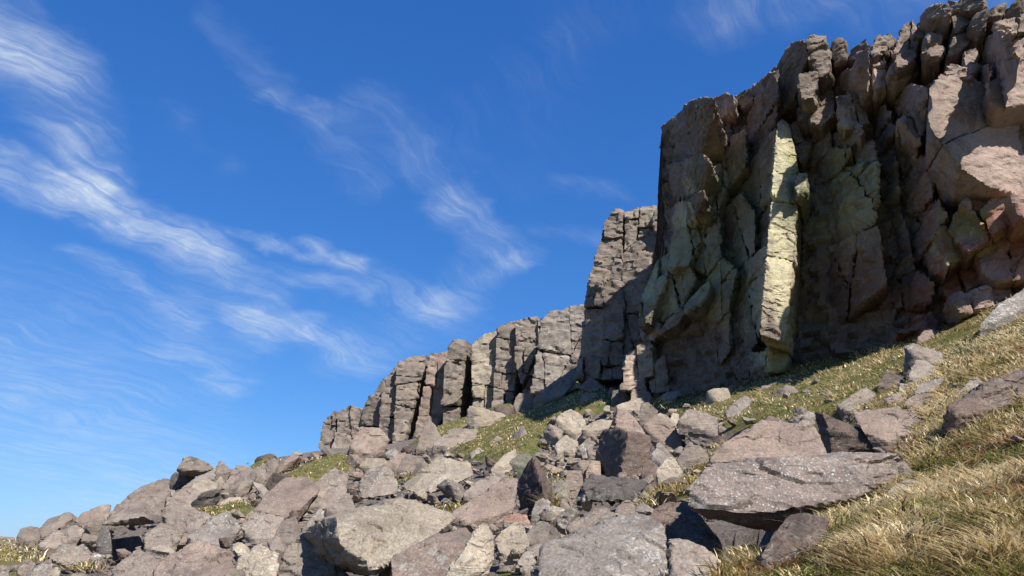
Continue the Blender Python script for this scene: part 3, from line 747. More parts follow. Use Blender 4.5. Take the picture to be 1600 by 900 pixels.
for k_, v_ in enumerate(range(-30, 420, 75)):        # the face goes on round the corner
    C('rock_block', [(1636, v_), (1690, v_ - 18), (1765, v_ - 30), (1765, v_ + 50), (1690, v_ + 62), (1636, v_ + 78)], 0.5 - 0.5 * (k_ % 2), -0.6 if k_ % 3 else -2.0, mat='cliff', cuts=2, res=.13, strata=.03 if k_ < 2 else .012)

# --- tower behind the buttress
T = lambda *a, **k: cliff_piece(pin, D_PIN, *a, **dict(dict(res=.10, inward=(.3, .95), size=1.7), **k))
T('rock_column', [(918, 440), (932, 385), (945, 345), (962, 325), (974, 328), (972, 385), (948, 440), (930, 470)], -.4, -.6, mat='grey', strata=.03, cuts=3)
T('rock_column', [(975, 330), (1000, 322), (1026, 322), (1026, 352), (1000, 362), (985, 382), (974, 388)], -.1, -.6, mat='pale', strata=.03, cuts=3)
T('rock_block', [(1018, 340), (1032, 312), (1045, 330), (1045, 370), (1022, 360)], -.6, -.6, mat='grey', strata=.03)
T('rock_column', [(898, 592), (914, 500), (917, 440), (946, 420), (943, 520), (936, 594)], -.5, -2, mat='grey', cuts=6)
T('rock_column', [(938, 594), (943, 520), (946, 420), (972, 386), (976, 470), (972, 592)], -.3, -1.5, mat='grey', cuts=6)
T('rock_column', [(972, 592), (976, 470), (972, 386), (1026, 355), (1060, 400), (1040, 500), (1020, 592)], 0, -1.5, mat='grey', cuts=7)

# --- far row of columns
L = lambda *a, **k: cliff_piece(far, D_FAR, *a, **dict(dict(res=.14, inward=(.25, .97), size=2.0, deep=4.5, mat='grey', strata=.03, jit=.2), **k))
L('rock_column', [(498, 700), (507, 658), (525, 642), (528, 670), (520, 708)], -.6, -1, cuts=2)
L('rock_column', [(518, 706), (526, 642), (545, 632), (570, 640), (573, 665), (556, 706)], -1.0, -1, cuts=3)
L('rock_column', [(566, 660), (568, 640), (580, 615), (598, 588), (602, 620), (592, 680), (572, 700)], -.6, -1.5, cuts=3)
L('rock_column', [(590, 690), (594, 640), (602, 588), (620, 568), (632, 600), (622, 690)], -1.4, -.4, cuts=4)
L('rock_column', [(610, 692), (622, 620), (620, 566), (640, 555), (664, 552), (662, 578), (654, 606), (640, 645), (630, 688)], -1.8, -.2, cuts=5)
L('rock_column', [(648, 682), (664, 592), (672, 552), (698, 545), (698, 580), (688, 670), (665, 684)], -1.2, -.2, mat='pink', cuts=4)
L('rock_column', [(688, 668), (694, 580), (703, 536), (715, 528), (731, 532), (728, 560), (718, 604), (712, 660)], -2.0, 0, cuts=3)
L('rock_column', [(724, 655), (728, 560), (738, 536), (742, 560), (740, 652)], .9, -4, mat='dark')  # gully between columns, its shadow put into the dark rock colour
L('rock_column', [(737, 650), (741, 560), (737, 535), (760, 520), (778, 512), (779, 560), (771, 610), (766, 645)], -1.4, 0, mat='pale', cuts=4)
L('rock_column', [(768, 640), (779, 560), (776, 513), (800, 500), (813, 500), (810, 560), (800, 634)], -1.0, -.3, cuts=5)
L('rock_column', [(803, 560), (804, 500), (838, 492), (845, 508), (838, 556), (815, 606)], -.6, -.8, cuts=4)
L('rock_column', [(806, 628), (818, 604), (838, 560), (852, 535), (856, 560), (832, 622)], .2, -1.5, cuts=2)
L('rock_slab', [(828, 618), (852, 535), (846, 500), (858, 486), (885, 480), (918, 472), (916, 505), (893, 562), (872, 604)], -1.6, -.3, mat='silver', cuts=4, jit=.12)
L('rock_slab', [(868, 604), (892, 562), (916, 505), (940, 480), (940, 600)], -.8, -1.5, cuts=3)


# ------------------------------------------------------------------ boulders traced one by one
def hull2(pts):
    p = sorted(map(tuple, pts)); out = []
    for seq in (p, p[::-1]):
        h_ = []
        for q in seq:
            while len(h_) > 1 and (h_[-1][0] - h_[-2][0]) * (q[1] - h_[-2][1]) - (h_[-1][1] - h_[-2][1]) * (q[0] - h_[-2][0]) <= 0: h_.pop()
            h_.append(q)
        out += h_[:-1]
    return np.array(out)
HERO = []          # outlines, so that loose stones keep clear of them
def boulder(label, mat, pts, depth=0.9, tilt=0.45, name='boulder', strata=0.0, base=None, near=1.0, sink=0.12, rough=1.0, back=0.7, lift=0.0, group=None, fine=0.014, chips=5, k=200, bed=None, Y=None, cat='boulder'):
    """pts: (u, v) outline or (u, v, dy) with dy in widths, negative towards the viewer; a block seen from the front, with a back of its own"""
    uv = np.array([p[:2] for p in pts], float)
    u0, u1, v0, v1 = uv[:, 0].min(), uv[:, 0].max(), uv[:, 1].min(), uv[:, 1].max()
    bu, bv = base if base else ((u0 + u1) / 2, v1 - 0.10 * (v1 - v0))
    Y0 = Y if Y else hit(bu, min(bv, 905))
    if Y0 is None: Y0 = 60.0
    Y0 *= near
    W = (u1 - u0) * Y0 / F
    H = (v1 - v0) * Y0 / F
    S = 0.5 * (W + H)
    P3 = []
    for p in pts:
        t = (v1 - p[1]) / max(v1 - v0, 1)
        dy = p[2] * W if len(p) > 2 else tilt * H * t
        P3.append(P(p[0], p[1], Y0 + dy))
    cu, cv = uv.mean(0)
    bk = []
    for p in pts:
        uu, vv = cu + (p[0] - cu) * back, cv + (p[1] - cv) * back
        bk.append(P(uu, vv, Y0 + depth * W + tilt * H * 0.5) + np.array([0, 0, -0.05 * S]))
    low = [q + np.array([0.0, 0.12 * W, -sink * S - (0.02 * Y0 if sink > 0 else 0.0)]) for q, p in zip(P3, pts) if p[1] > v1 - 0.28 * (v1 - v0)]
    A = np.array(P3 + bk + low) + np.array([0, 0, lift])
    N, D = hull_planes(A, 0.9995)
    V = A
    seed = int(abs(hash_str(label)) % 1000)
    rng = np.random.default_rng(seed)
    N, D = chip(N, D, V, rng, 0.05, chips)
    res = max(0.022, 1.9 * Y0 / 739.0)
    X, nr, q = mesh_convex(N, D, V, res, I3, k=min(k, 150), nmax=70)
    if bed is None: bed = (rng.uniform(-.5, .3), rng.uniform(-.5, .2), 1.0)
    X = roughen(X, nr, max(0.35, 0.75 * S), seed, bed, strata, rough, fine)
    c = A.mean(0).copy(); c[2] = A[:, 2].min()
    ob = build(name, X, q, MAT[mat], None, 36, origin=c)
    tag(ob, label, cat, group)
    HERO.append(hull2(uv))
    return ob
def hash_str(t):
    h = 7
    for ch in t: h = (h * 31 + ord(ch)) % 1000003
    return h

B = boulder
# right foreground
B('huge cracked slab with white lichen specks overhanging a black hollow', 'speck',
  [(1072, 790, .02), (1086, 752, .06), (1106, 724, .10), (1255, 718, .10), (1400, 711, .14), (1430, 740, .18), (1335, 778, .02), (1240, 794, -.04), (1200, 802, -.05), (1088, 796, -.01), (1110, 812, .24), (1160, 822, .24), (1216, 828, .20), (1244, 812, .12)], depth=.6, name='flat_boulder', sink=-.02, back=.62, Y=8.6, rough=.75, chips=2, k=260)
B('flat-topped pinkish block resting on the back of the huge cracked slab', 'pink',
  [(1106, 722, .0), (1122, 700, .06), (1170, 667, .22), (1276, 671, .24), (1297, 712, .02), (1255, 716, 0)], depth=.5, Y=9.15, rough=.8, chips=2, k=260, sink=.02)
B('rounded brown rock with a white lichen crust at the edge of tussock grass', 'brown', [(1187, 872), (1211, 828), (1234, 803), (1270, 798), (1298, 806), (1290, 834), (1252, 858), (1198, 898)], depth=.6, tilt=.7, rough=.7, k=40)
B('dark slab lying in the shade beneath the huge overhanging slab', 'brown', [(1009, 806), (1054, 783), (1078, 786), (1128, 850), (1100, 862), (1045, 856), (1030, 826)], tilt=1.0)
B('reddish-grey rock with a pale face at the foot of the shaded hollow', 'grey', [(1045, 856), (1090, 852), (1136, 886), (1130, 915), (1050, 915)], tilt=.7)
B('grey lichen-covered stone half buried in the tussock grass', 'silver', [(1384, 768), (1405, 754), (1445, 753), (1436, 766), (1407, 777)], tilt=1.6, name='boulder', rough=.6)
B('pinkish angular boulder with an undercut shadowed base on the grassy slope', 'pink', [(1332, 644, .25), (1396, 637, .35), (1460, 652, .25), (1462, 668, .1), (1387, 689, -.12), (1345, 672, -.02)], depth=.7, rough=.8)
B('dark brown wedge of rock leaning behind the huge speckled slab', 'brown', [(1277, 655), (1315, 661), (1362, 681), (1398, 712), (1340, 716), (1300, 710)], tilt=.8)
B('thin pale slabs of rock lying above the pinkish undercut boulder', 'grey', [(1308, 632), (1342, 610), (1362, 611), (1384, 634), (1345, 642), (1318, 640)], tilt=1.4, name='flat_boulder', strata=.02)
B('long dark rock slab running into the grass at the edge', 'brown', [(1480, 636), (1535, 604), (1600, 575), (1680, 548), (1680, 610), (1600, 613), (1553, 632), (1500, 650)], tilt=.9, name='flat_boulder', depth=.4)
B('grey-brown wedge rock above the long dark slab', 'grey', [(1494, 616), (1526, 586), (1541, 600), (1525, 616)], tilt=.6)
B('square grey block topmost of the small pile below the cliff', 'grey', [(1412, 582, .1), (1414, 540, .25), (1425, 535, .3), (1472, 551, .2), (1476, 571, .0), (1466, 580, -.05), (1428, 556, -.15)], depth=.7)
B('white-faced angular rock in the small pile below the cliff', 'silver', [(1417, 592), (1432, 562), (1450, 566), (1468, 584), (1452, 596), (1430, 598)], tilt=.5)
B('dark cube-like rock beside the white-faced rock', 'brown', [(1371, 606), (1382, 580), (1417, 590), (1407, 608), (1390, 612)], tilt=.5)
B('small white stone between the dark cube-like rock and a pale slab', 'silver', [(1404, 612), (1406, 598), (1418, 600), (1418, 612)], tilt=.4)
B('pale flat slab edged with yellow moss in the small pile', 'silver', [(1428, 614), (1440, 598), (1474, 590), (1472, 602), (1442, 616)], tilt=1.3, name='flat_boulder')
B('reddish flat stone below the small pile of blocks', 'pink', [(1412, 632), (1420, 624), (1460, 622), (1466, 632), (1445, 640)], tilt=1.2, name='flat_boulder')
B('small grey flat stone below the pale moss-edged slab', 'grey', [(1382, 625), (1396, 616), (1416, 620), (1410, 632), (1390, 634)], tilt=1.2)
B('smooth grey slab leaning against the cliff foot above the grass', 'silver', [(1530, 508), (1558, 477), (1602, 450), (1660, 420), (1660, 455), (1600, 478), (1560, 500)], tilt=1.0, name='flat_boulder', rough=.5)
B('small pale pointed stone in the grass above the speckled slabs', 'silver', [(1251, 651), (1265, 641), (1278, 650), (1268, 656)], tilt=.8)
B('dark low rock peeping over the flat-topped speckled block', 'brown', [(1186, 665), (1202, 650), (1232, 660), (1236, 668), (1200, 672)], tilt=.8)
B('light grey slab leaning at the upper edge of the scree', 'silver', [(1132, 644), (1150, 626), (1164, 618), (1176, 625), (1150, 653), (1138, 654)], tilt=.9, name='flat_boulder')
B('small pair of pink stones at the cliff foot', 'pink', [(1432, 530), (1440, 521), (1458, 520), (1462, 532), (1446, 538)], tilt=.6)
# the block pile in the middle
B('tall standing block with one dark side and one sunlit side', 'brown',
  [(930, 713, .95), (941, 671, .9), (959, 667, .5), (982, 675, -.12), (1017, 681, .10), (1014, 736, .06), (996, 745, -.05), (972, 740, -.15), (940, 741, .85)], depth=.8, strata=.012, rough=.7, k=110, chips=3)
B('pinkish block standing just behind the tall two-toned block', 'pink', [(962, 672), (963, 645), (985, 644), (1000, 664), (1008, 678), (985, 680)], tilt=.4)
B('dark-fronted cube beside the pinkish block in the pile', 'grey', [(998, 655), (1000, 638), (1020, 635), (1028, 642), (1026, 660), (1010, 662)], tilt=.3)
B('flat capstone roofing a dark hole at the top of the pile', 'pale', [(962, 634), (985, 626), (1010, 628), (1013, 640), (990, 642), (964, 638)], tilt=1.4, name='flat_boulder')
B('broad pink-topped boulder with a dark underside right of the tall two-toned block', 'pink', [(1003, 666, .2), (1022, 648, .45), (1048, 655, .4), (1056, 672, .15), (1067, 690, -.02), (1060, 703, -.05), (1044, 701, -.05)], depth=.7)
B('sunlit leaning slab at the left end of the block pile', 'pale', [(867, 656), (874, 648), (892, 641), (906, 648), (916, 659), (910, 674), (900, 682), (884, 672)], tilt=.5, name='flat_boulder')
B('shadow-sided block at the edge of the grass patch', 'grey', [(848, 672, .7), (858, 662, .5), (881, 673, .2), (873, 688, -.1), (852, 690, .7)], depth=.8)
B('squat sunlit stone under the leaning slab of the pile', 'pale', [(867, 695), (884, 679), (904, 692), (898, 703), (870, 705)], tilt=.7)
B('flat slab wedged level behind the tall two-toned block', 'pale', [(908, 669), (928, 659), (957, 660), (952, 669), (914, 674)], tilt=1.5, name='flat_boulder')
B('pointed pale stone leaning against the tall two-toned block', 'silver', [(902, 699), (921, 682), (929, 695), (913, 706)], tilt=.5)
B('cracked grey slab at the right end of the block pile', 'grey', [(1056, 668), (1072, 640), (1092, 642), (1122, 654), (1121, 692), (1098, 678), (1075, 674)], tilt=.5, name='flat_boulder')
B('thin upright stone beside the cracked grey slab', 'pale', [(1044, 660), (1052, 644), (1061, 648), (1058, 664)], tilt=.3)
B('white-edged splinter of rock below the cracked grey slab', 'silver', [(1022, 700), (1030, 690), (1053, 714), (1048, 720), (1028, 708)], tilt=.4)
B('grey angular wedge below the cracked grey slab', 'grey', [(1055, 722), (1078, 690), (1096, 700), (1110, 716), (1085, 724), (1062, 734)], tilt=.5)
B('pale rounded block below the pink-topped boulder', 'pale', [(1024, 737), (1036, 722), (1060, 726), (1068, 738), (1052, 757), (1028, 752)], tilt=.4)
B('pale wedge between the tall two-toned block and the splinter', 'silver', [(1016, 716), (1020, 708), (1040, 711), (1052, 724), (1034, 728)], tilt=.6)
B('small brown block against the foot of the tall two-toned block', 'brown', [(1001, 744), (1005, 724), (1015, 718), (1031, 731), (1026, 748)], tilt=.3)
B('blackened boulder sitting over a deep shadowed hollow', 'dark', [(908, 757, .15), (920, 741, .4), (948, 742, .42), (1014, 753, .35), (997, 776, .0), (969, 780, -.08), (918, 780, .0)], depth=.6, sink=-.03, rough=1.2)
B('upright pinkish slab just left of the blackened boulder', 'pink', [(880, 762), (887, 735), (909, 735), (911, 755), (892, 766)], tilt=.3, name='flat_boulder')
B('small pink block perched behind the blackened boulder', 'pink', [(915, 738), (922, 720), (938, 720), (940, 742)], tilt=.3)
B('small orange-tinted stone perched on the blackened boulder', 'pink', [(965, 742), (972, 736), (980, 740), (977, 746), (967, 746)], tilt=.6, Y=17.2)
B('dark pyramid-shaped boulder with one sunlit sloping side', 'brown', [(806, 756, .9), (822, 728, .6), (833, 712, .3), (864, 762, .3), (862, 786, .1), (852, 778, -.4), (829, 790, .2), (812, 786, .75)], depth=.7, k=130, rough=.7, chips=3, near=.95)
B('greenish capstone over the dark pyramid-shaped boulder', 'green', [(795, 722), (808, 712), (823, 707), (835, 716), (834, 726), (812, 728)], tilt=.9, name='flat_boulder', Y=16.6)
B('pale leaning slab behind the greenish capstone', 'pale', [(767, 732), (785, 713), (806, 700), (808, 716), (790, 728)], tilt=.8, name='flat_boulder')
B('grey flat slab left of the dark pyramid-shaped boulder', 'grey', [(724, 772), (742, 754), (766, 743), (784, 747), (776, 762), (740, 780)], tilt=1.0, name='flat_boulder')
B('long pinkish slab dipping below the grey flat slab', 'pink', [(700, 806), (742, 778), (772, 764), (792, 747), (809, 747), (806, 792), (770, 806), (730, 816)], tilt=.9, name='flat_boulder', rough=.8)
# centre foreground
B('large slab with white-streaked lichen and a sharp ridge', 'silver',
  [(836, 930, -.15), (846, 852, .30), (905, 828, .52), (962, 812, .62), (995, 800, .66), (1016, 809, .5), (1036, 824, .35), (1052, 915, -.05), (1010, 950, -.28), (968, 866, .06), (930, 945, -.2)], depth=.9, name='flat_boulder', rough=.6, base=(930, 895), strata=.008, bed=(.5, .5, .6))
B('smooth grey slab tucked behind the white-streaked ridge slab', 'grey', [(884, 822), (922, 798), (953, 795), (962, 806), (940, 824), (896, 838)], tilt=1.2, name='flat_boulder')
B('round grey stone beside orange moss behind the white-streaked slab', 'grey', [(961, 801), (967, 788), (980, 781), (992, 785), (993, 801), (976, 808)], tilt=.4, k=30)
B('pale yellowish pyramid stone left of the white-streaked slab', 'pale', [(774, 847), (783, 830), (805, 816), (818, 822), (830, 854), (792, 868), (780, 862)], tilt=.6)
B('smooth grey rock between the yellowish pyramid stone and the ridge slab', 'grey', [(819, 838), (835, 818), (860, 817), (878, 838), (846, 852), (826, 848)], tilt=.7)
B('white rounded stone below the dark pyramid-shaped boulder', 'silver', [(829, 804), (836, 785), (848, 777), (861, 785), (856, 796), (844, 808)], tilt=.5, k=40)
B('low pale stone beside the white rounded stone', 'pale', [(848, 797), (865, 790), (882, 797), (887, 807), (862, 808)], tilt=.8)
B('red-brown split stone amid small pale rubble', 'red', [(784, 814), (800, 801), (820, 803), (830, 816), (800, 821)], tilt=.7)
B('small pale stones beneath the grey rock and yellow moss', 'silver', [(808, 880), (818, 862), (835, 858), (838, 880), (820, 890)], tilt=.6)
B('big boulder with a black left side and cream sunlit front', 'pale',
  [(465, 842, .95), (474, 830, .70), (500, 812, .40), (524, 807, .12), (570, 792, .22), (628, 776, .40), (672, 798, .36), (722, 806, .30), (680, 838, .08), (612, 869, -.04), (586, 892, -.12), (548, 877, .0), (530, 850, -.03), (494, 878, 1.0), (472, 866, 1.25)], depth=.62, base=(600, 888), near=.88, sink=0, chips=3, k=100, rough=.8)
B('long rose-tinted slab with a smooth speckled face in front of the big cream boulder', 'pink',
  [(609, 872, .18), (672, 838, .40), (728, 824, .55), (742, 834, .5), (726, 862, .1), (690, 915, -.12), (614, 915, -.05)], depth=.6, name='flat_boulder', rough=.5, chips=3)
B('yellowish angular block at the end of the rose-tinted slab', 'pale', [(684, 915, -.2), (724, 860, -.05), (740, 834, .2), (756, 812, .5), (770, 838, .45), (773, 872, .2), (745, 897, 0), (720, 915, -.1)], depth=.7)
B('rounded boulder propped over a black gap', 'grey', [(558, 772, .2), (562, 750, .35), (575, 735, .42), (592, 729, .42), (611, 733, .4), (624, 755, .25), (621, 768, .05), (592, 774, -.06), (566, 779, 0)], depth=.8, sink=-.02, k=50)
B('broad pale slab with an undercut lower edge in mid-slope', 'pale', [(625, 760, .15), (660, 735, .32), (690, 712, .48), (736, 725, .4), (742, 742, .2), (710, 757, .0), (672, 769, -.1), (640, 765, .02)], depth=.5, name='flat_boulder', rough=.7, sink=-.02)
B('layered grey boulder leaning over a small cave left of the propped boulder', 'grey', [(472, 794), (480, 775), (494, 752), (514, 734), (532, 732), (545, 748), (540, 780), (510, 790)], tilt=.7, strata=.02)
B('blocky grey rock at the mouth of the small cave', 'grey', [(508, 796), (530, 772), (548, 774), (559, 800), (540, 804)], tilt=.4)
B('wide pink-grey bedrock slab lying flat below dry grass', 'pink', [(396, 797), (430, 754), (490, 752), (502, 764), (472, 792), (446, 808)], tilt=1.3, name='flat_boulder', rough=.5)
B('pale stone with a shadowed hollow above the propped boulder', 'pale', [(560, 728), (572, 716), (600, 716), (612, 728), (590, 734)], tilt=.6)
B('low pink stone between the propped boulder and broad pale slab', 'pink', [(598, 727), (612, 716), (636, 714), (640, 728), (620, 734)], tilt=.8)
B('pointed grey stone behind the broad pale slab', 'grey', [(620, 735), (632, 714), (660, 716), (672, 728), (650, 738)], tilt=.6)
B('steep triangular rock in the lower middle left', 'grey', [(430, 905), (450, 850), (470, 868), (530, 880), (560, 915), (440, 920)], tilt=.6)
B('small grey stones stacked against the black side of the big cream boulder', 'silver', [(474, 828), (488, 806), (506, 804), (508, 822), (490, 832)], tilt=.5)
B('leaning grey prism above the triangular rock', 'grey', [(430, 835), (440, 812), (462, 806), (472, 830), (455, 848), (438, 850)], tilt=.5)
# left slope
B('jutting perched block on the skyline with a dark underside', 'grey', [(276, 734, .0), (287, 715, .15), (298, 713, .2), (320, 721, .3), (336, 731, .35), (326, 736, .25), (304, 745, .45), (284, 741, .35)], depth=.8, strata=.03, Y=38.5, sink=-.02, bed=(-.4, .1, 1), k=220, chips=2)
B('dark prop stone under the jutting perched block', 'dark', [(266, 760), (284, 740), (306, 742), (304, 760), (282, 766)], tilt=.1, Y=40)  # shadow of the block above is put into this stone's dark colour
B('tilted slab just right below the jutting perched block', 'grey', [(290, 758), (310, 744), (334, 736), (338, 742), (318, 758)], tilt=1.0, name='flat_boulder')
B('small layered block on the skyline right of the perched block', 'grey', [(335, 740), (340, 725), (353, 726), (362, 735), (350, 743)], tilt=.5, strata=.03)
B('sloping slab left of a dark notch on the left slope', 'grey', [(266, 778), (290, 758), (316, 770), (297, 790)], tilt=1.0, name='flat_boulder')
B('shadowed block beside the strip of straw-coloured grass', 'dark', [(298, 788, .1), (320, 768, .1), (342, 761, .4), (346, 776, .8), (316, 796, .4)], depth=.7)
B('wide roof slab over a black cave on the left slope', 'grey', [(156, 826, -.12), (170, 814, 0), (196, 796, .35), (225, 798, .4), (250, 818, .35), (246, 824, .2), (224, 812, -.05), (190, 818, -.1)], depth=.6, name='flat_boulder', Y=23.5, sink=-.05, strata=.02, lift=.1)
B('rounded wedge boulder at the right of the black cave', 'grey', [(225, 836), (243, 822), (266, 826), (286, 834), (262, 856), (228, 857)], tilt=.5)
B('small block left of the black cave mouth', 'dark', [(150, 848), (158, 826), (172, 830), (176, 852), (160, 858)], tilt=.4)
B('pale stone standing behind the rounded wedge boulder', 'pale', [(262, 826), (264, 812), (276, 808), (279, 826), (270, 830)], tilt=.3)
B('broad blue-grey slab dipping across the left foreground', 'silver', [(292, 840), (342, 803), (364, 806), (376, 826), (340, 850), (312, 852)], tilt=1.1, name='flat_boulder')
B('great reddish bedrock slab along the bottom left', 'pink', [(232, 910), (246, 876), (306, 844), (366, 866), (372, 890), (340, 915)], tilt=1.1, name='flat_boulder', rough=1.2)
B('smooth sloping slab left of the reddish bedrock slab', 'grey', [(172, 892), (217, 854), (250, 876), (236, 905), (190, 912)], tilt=1.2, name='flat_boulder')
B('big striped slab arching over a dark hole at the lower left', 'grey', [(74, 872, .0), (100, 850, .3), (124, 853, .4), (160, 880, .25), (150, 892, .1), (116, 893, -.08), (100, 880, -.05)], depth=.7, name='flat_boulder', strata=.02, sink=-.03)
B('sloping block left of the dark hole', 'grey', [(46, 900), (54, 886), (80, 870), (84, 890), (70, 912), (50, 914)], tilt=.6)
B('pale slab poking out of the dark hole', 'pale', [(66, 905), (88, 885), (95, 892), (84, 915), (70, 915)], tilt=.8, name='flat_boulder')
B('rounded grey stone in the straw grass at the lower left', 'grey', [(26, 893), (34, 878), (44, 872), (56, 880), (50, 896), (34, 900)], tilt=.4)
B('low grey stone beside the rounded grey stone in the straw grass', 'grey', [(-12, 892), (0, 882), (16, 888), (14, 905), (-12, 908)], tilt=.5)
B('long grey slab below the strip of straw-coloured grass', 'grey', [(376, 824), (398, 800), (446, 808), (430, 834), (400, 846)], tilt=1.1, name='flat_boulder')
B('cracked pale slab at the bottom, right of the reddish bedrock', 'pale', [(366, 915), (372, 872), (405, 850), (436, 866), (432, 905), (400, 920)], tilt=1.0, name='flat_boulder', rough=1.2)
B('flat slab lying along the skyline above the straw grass', 'grey', [(26, 838), (32, 826), (48, 821), (63, 826), (62, 838), (42, 844)], tilt=.9, name='flat_boulder')
B('long layered slab dipping below the flat skyline slab', 'grey', [(60, 850), (80, 833), (118, 821), (134, 828), (102, 848), (76, 858)], tilt=1.0, name='flat_boulder', strata=.02)
B('broad skyline slab with a dark gap on its downhill side', 'pink', [(116, 814), (130, 800), (150, 793), (173, 796), (169, 810), (140, 820)], tilt=.9, name='flat_boulder')
B('great bare bedrock slab on the crest left of the perched block', 'grey', [(168, 802), (200, 776), (240, 752), (264, 754), (268, 786), (238, 804), (196, 802)], tilt=1.1, name='flat_boulder', rough=1.2)
B('rough grey bedrock below the perched block and its slabs', 'grey', [(252, 806), (262, 778), (296, 790), (332, 806), (296, 834), (266, 822)], tilt=1.1, name='flat_boulder', rough=1.2)
B('tilted bedrock slab right of the jutting skyline block', 'grey', [(345, 762), (362, 742), (392, 728), (402, 744), (376, 764)], tilt=1.0, name='flat_boulder')
B('shadowed hollow block on the crest near the grass patch', 'grey', [(384, 752), (392, 734), (416, 722), (436, 726), (428, 744), (404, 754)], tilt=.5)
# foot of the far columns
B('large pale block at the foot of the far columns', 'pink', [(546, 698), (560, 668), (580, 668), (598, 674), (609, 686), (590, 704), (560, 706)], tilt=.5)
B('pale boulder with a dark end at the top of the grass patch', 'pale', [(727, 658, .1), (733, 633, .2), (745, 640, .0), (792, 648, .3), (766, 661, .1), (742, 670, .0)], depth=.6)
B('flat layered rock with a shadowed edge beside the grass patch', 'grey', [(676, 692), (700, 674), (748, 678), (742, 692), (702, 698)], tilt=.9, name='flat_boulder', strata=.03)
B('jagged grey block left of the flat layered rock', 'grey', [(650, 700), (660, 672), (682, 668), (690, 684), (676, 702)], tilt=.5)
B('long slab leaning against the shadowed rock tower', 'grey', [(834, 622), (862, 600), (906, 590), (884, 614), (850, 628)], tilt=.8, name='flat_boulder')
B('sunlit flat block over a black gap below the rock tower', 'pink', [(903, 606, .0), (923, 590, .4), (942, 601, .35), (946, 612, .1), (920, 612, -.05)], depth=.7, sink=-.02)
B('pinkish block in the grass below the rock tower', 'pink', [(906, 626), (910, 615), (934, 615), (938, 626)], tilt=.7)
B('dark cracked cube at the foot of the pale cliff block', 'dark', [(954, 632), (956, 616), (972, 613), (986, 618), (984, 632)], tilt=.3)
B('pink flat rock beside the dark cracked cube', 'pink', [(984, 632), (986, 616), (1012, 612), (1020, 622), (1010, 632)], tilt=.6)
B('rounded stone below the long leaning slab', 'grey', [(802, 632), (808, 618), (826, 614), (838, 628), (822, 642), (806, 642)], tilt=.4)

# ------------------------------------------------------------------ loose rocks and scree
def rock_proto(seed, n, flat):
    rng = np.random.default_rng(seed)
    pts = rng.normal(0, 1, (11, 3)); pts /= np.linalg.norm(pts, axis=1, keepdims=True)
    pts *= np.array([1.0, rng.uniform(.6, .9), flat]) * 0.5
    N, D = hull_planes(pts, .995)
    X, nr, q = mesh_convex(N, D, pts, 1.0 / n, I3, k=60, nmax=n, nmin=min(4, n))
    return roughen(X, nr, 0.55, seed, (0, 0, 1), 0, 0.9, 0.01), q
ROCKMATS = ['grey', 'pink', 'pale', 'grey', 'silver', 'brown', 'grey', 'pale']
protos = []
for k in range(16):
    X, q = rock_proto(100 + k, 15, [.45, .6, .75, .35][k % 4])
    me_ob = build('rock', X, q, MAT[ROCKMATS[k % 8]], None, 36)
    protos.append(me_ob.data)
    bpy.data.objects.remove(me_ob)
rng = np.random.default_rng(21)
def sample_px(n, lo=-40, hi=1250):
    u = rng.uniform(lo, hi, n); v = rng.uniform(560, 930, n)
    return u, v
hero_hit = lambda u, v: np.any([inside(h, u, v) for h in HERO], axis=0)
BASE_LINE = ([-300, 0, 150, 270, 400, 500, 600, 700, 780, 850, 930, 975, 1030, 1100, 1190, 1300], [850, 838, 795, 748, 715, 700, 694, 664, 637, 614, 606, 610, 618, 620, 600, 600])
def scree_ok(u, v, allow_grass):
    ok = v > np.interp(u, *BASE_LINE) + 1
    g = grass_mask(u, v)
    ok &= (~g) | (rng.random(len(u)) < allow_grass)
    ok &= ~hollow_mask(u, v)
    ok &= ~((u > 1060) & (v > 840)) & ~((u > 1130) & (v > 660))
    return ok
u, v = sample_px(12000)
m = scree_ok(u, v, .05) & ~hero_hit(u, v)
u, v = u[m], v[m]
Yh = hits(u, v)
m = ~np.isnan(Yh); u, v, Yh = u[m], v[m], Yh[m]
COLOURS = {'grey': 'grey', 'pink': 'pinkish', 'pale': 'pale', 'silver': 'whitish', 'brown': 'dark brown'}
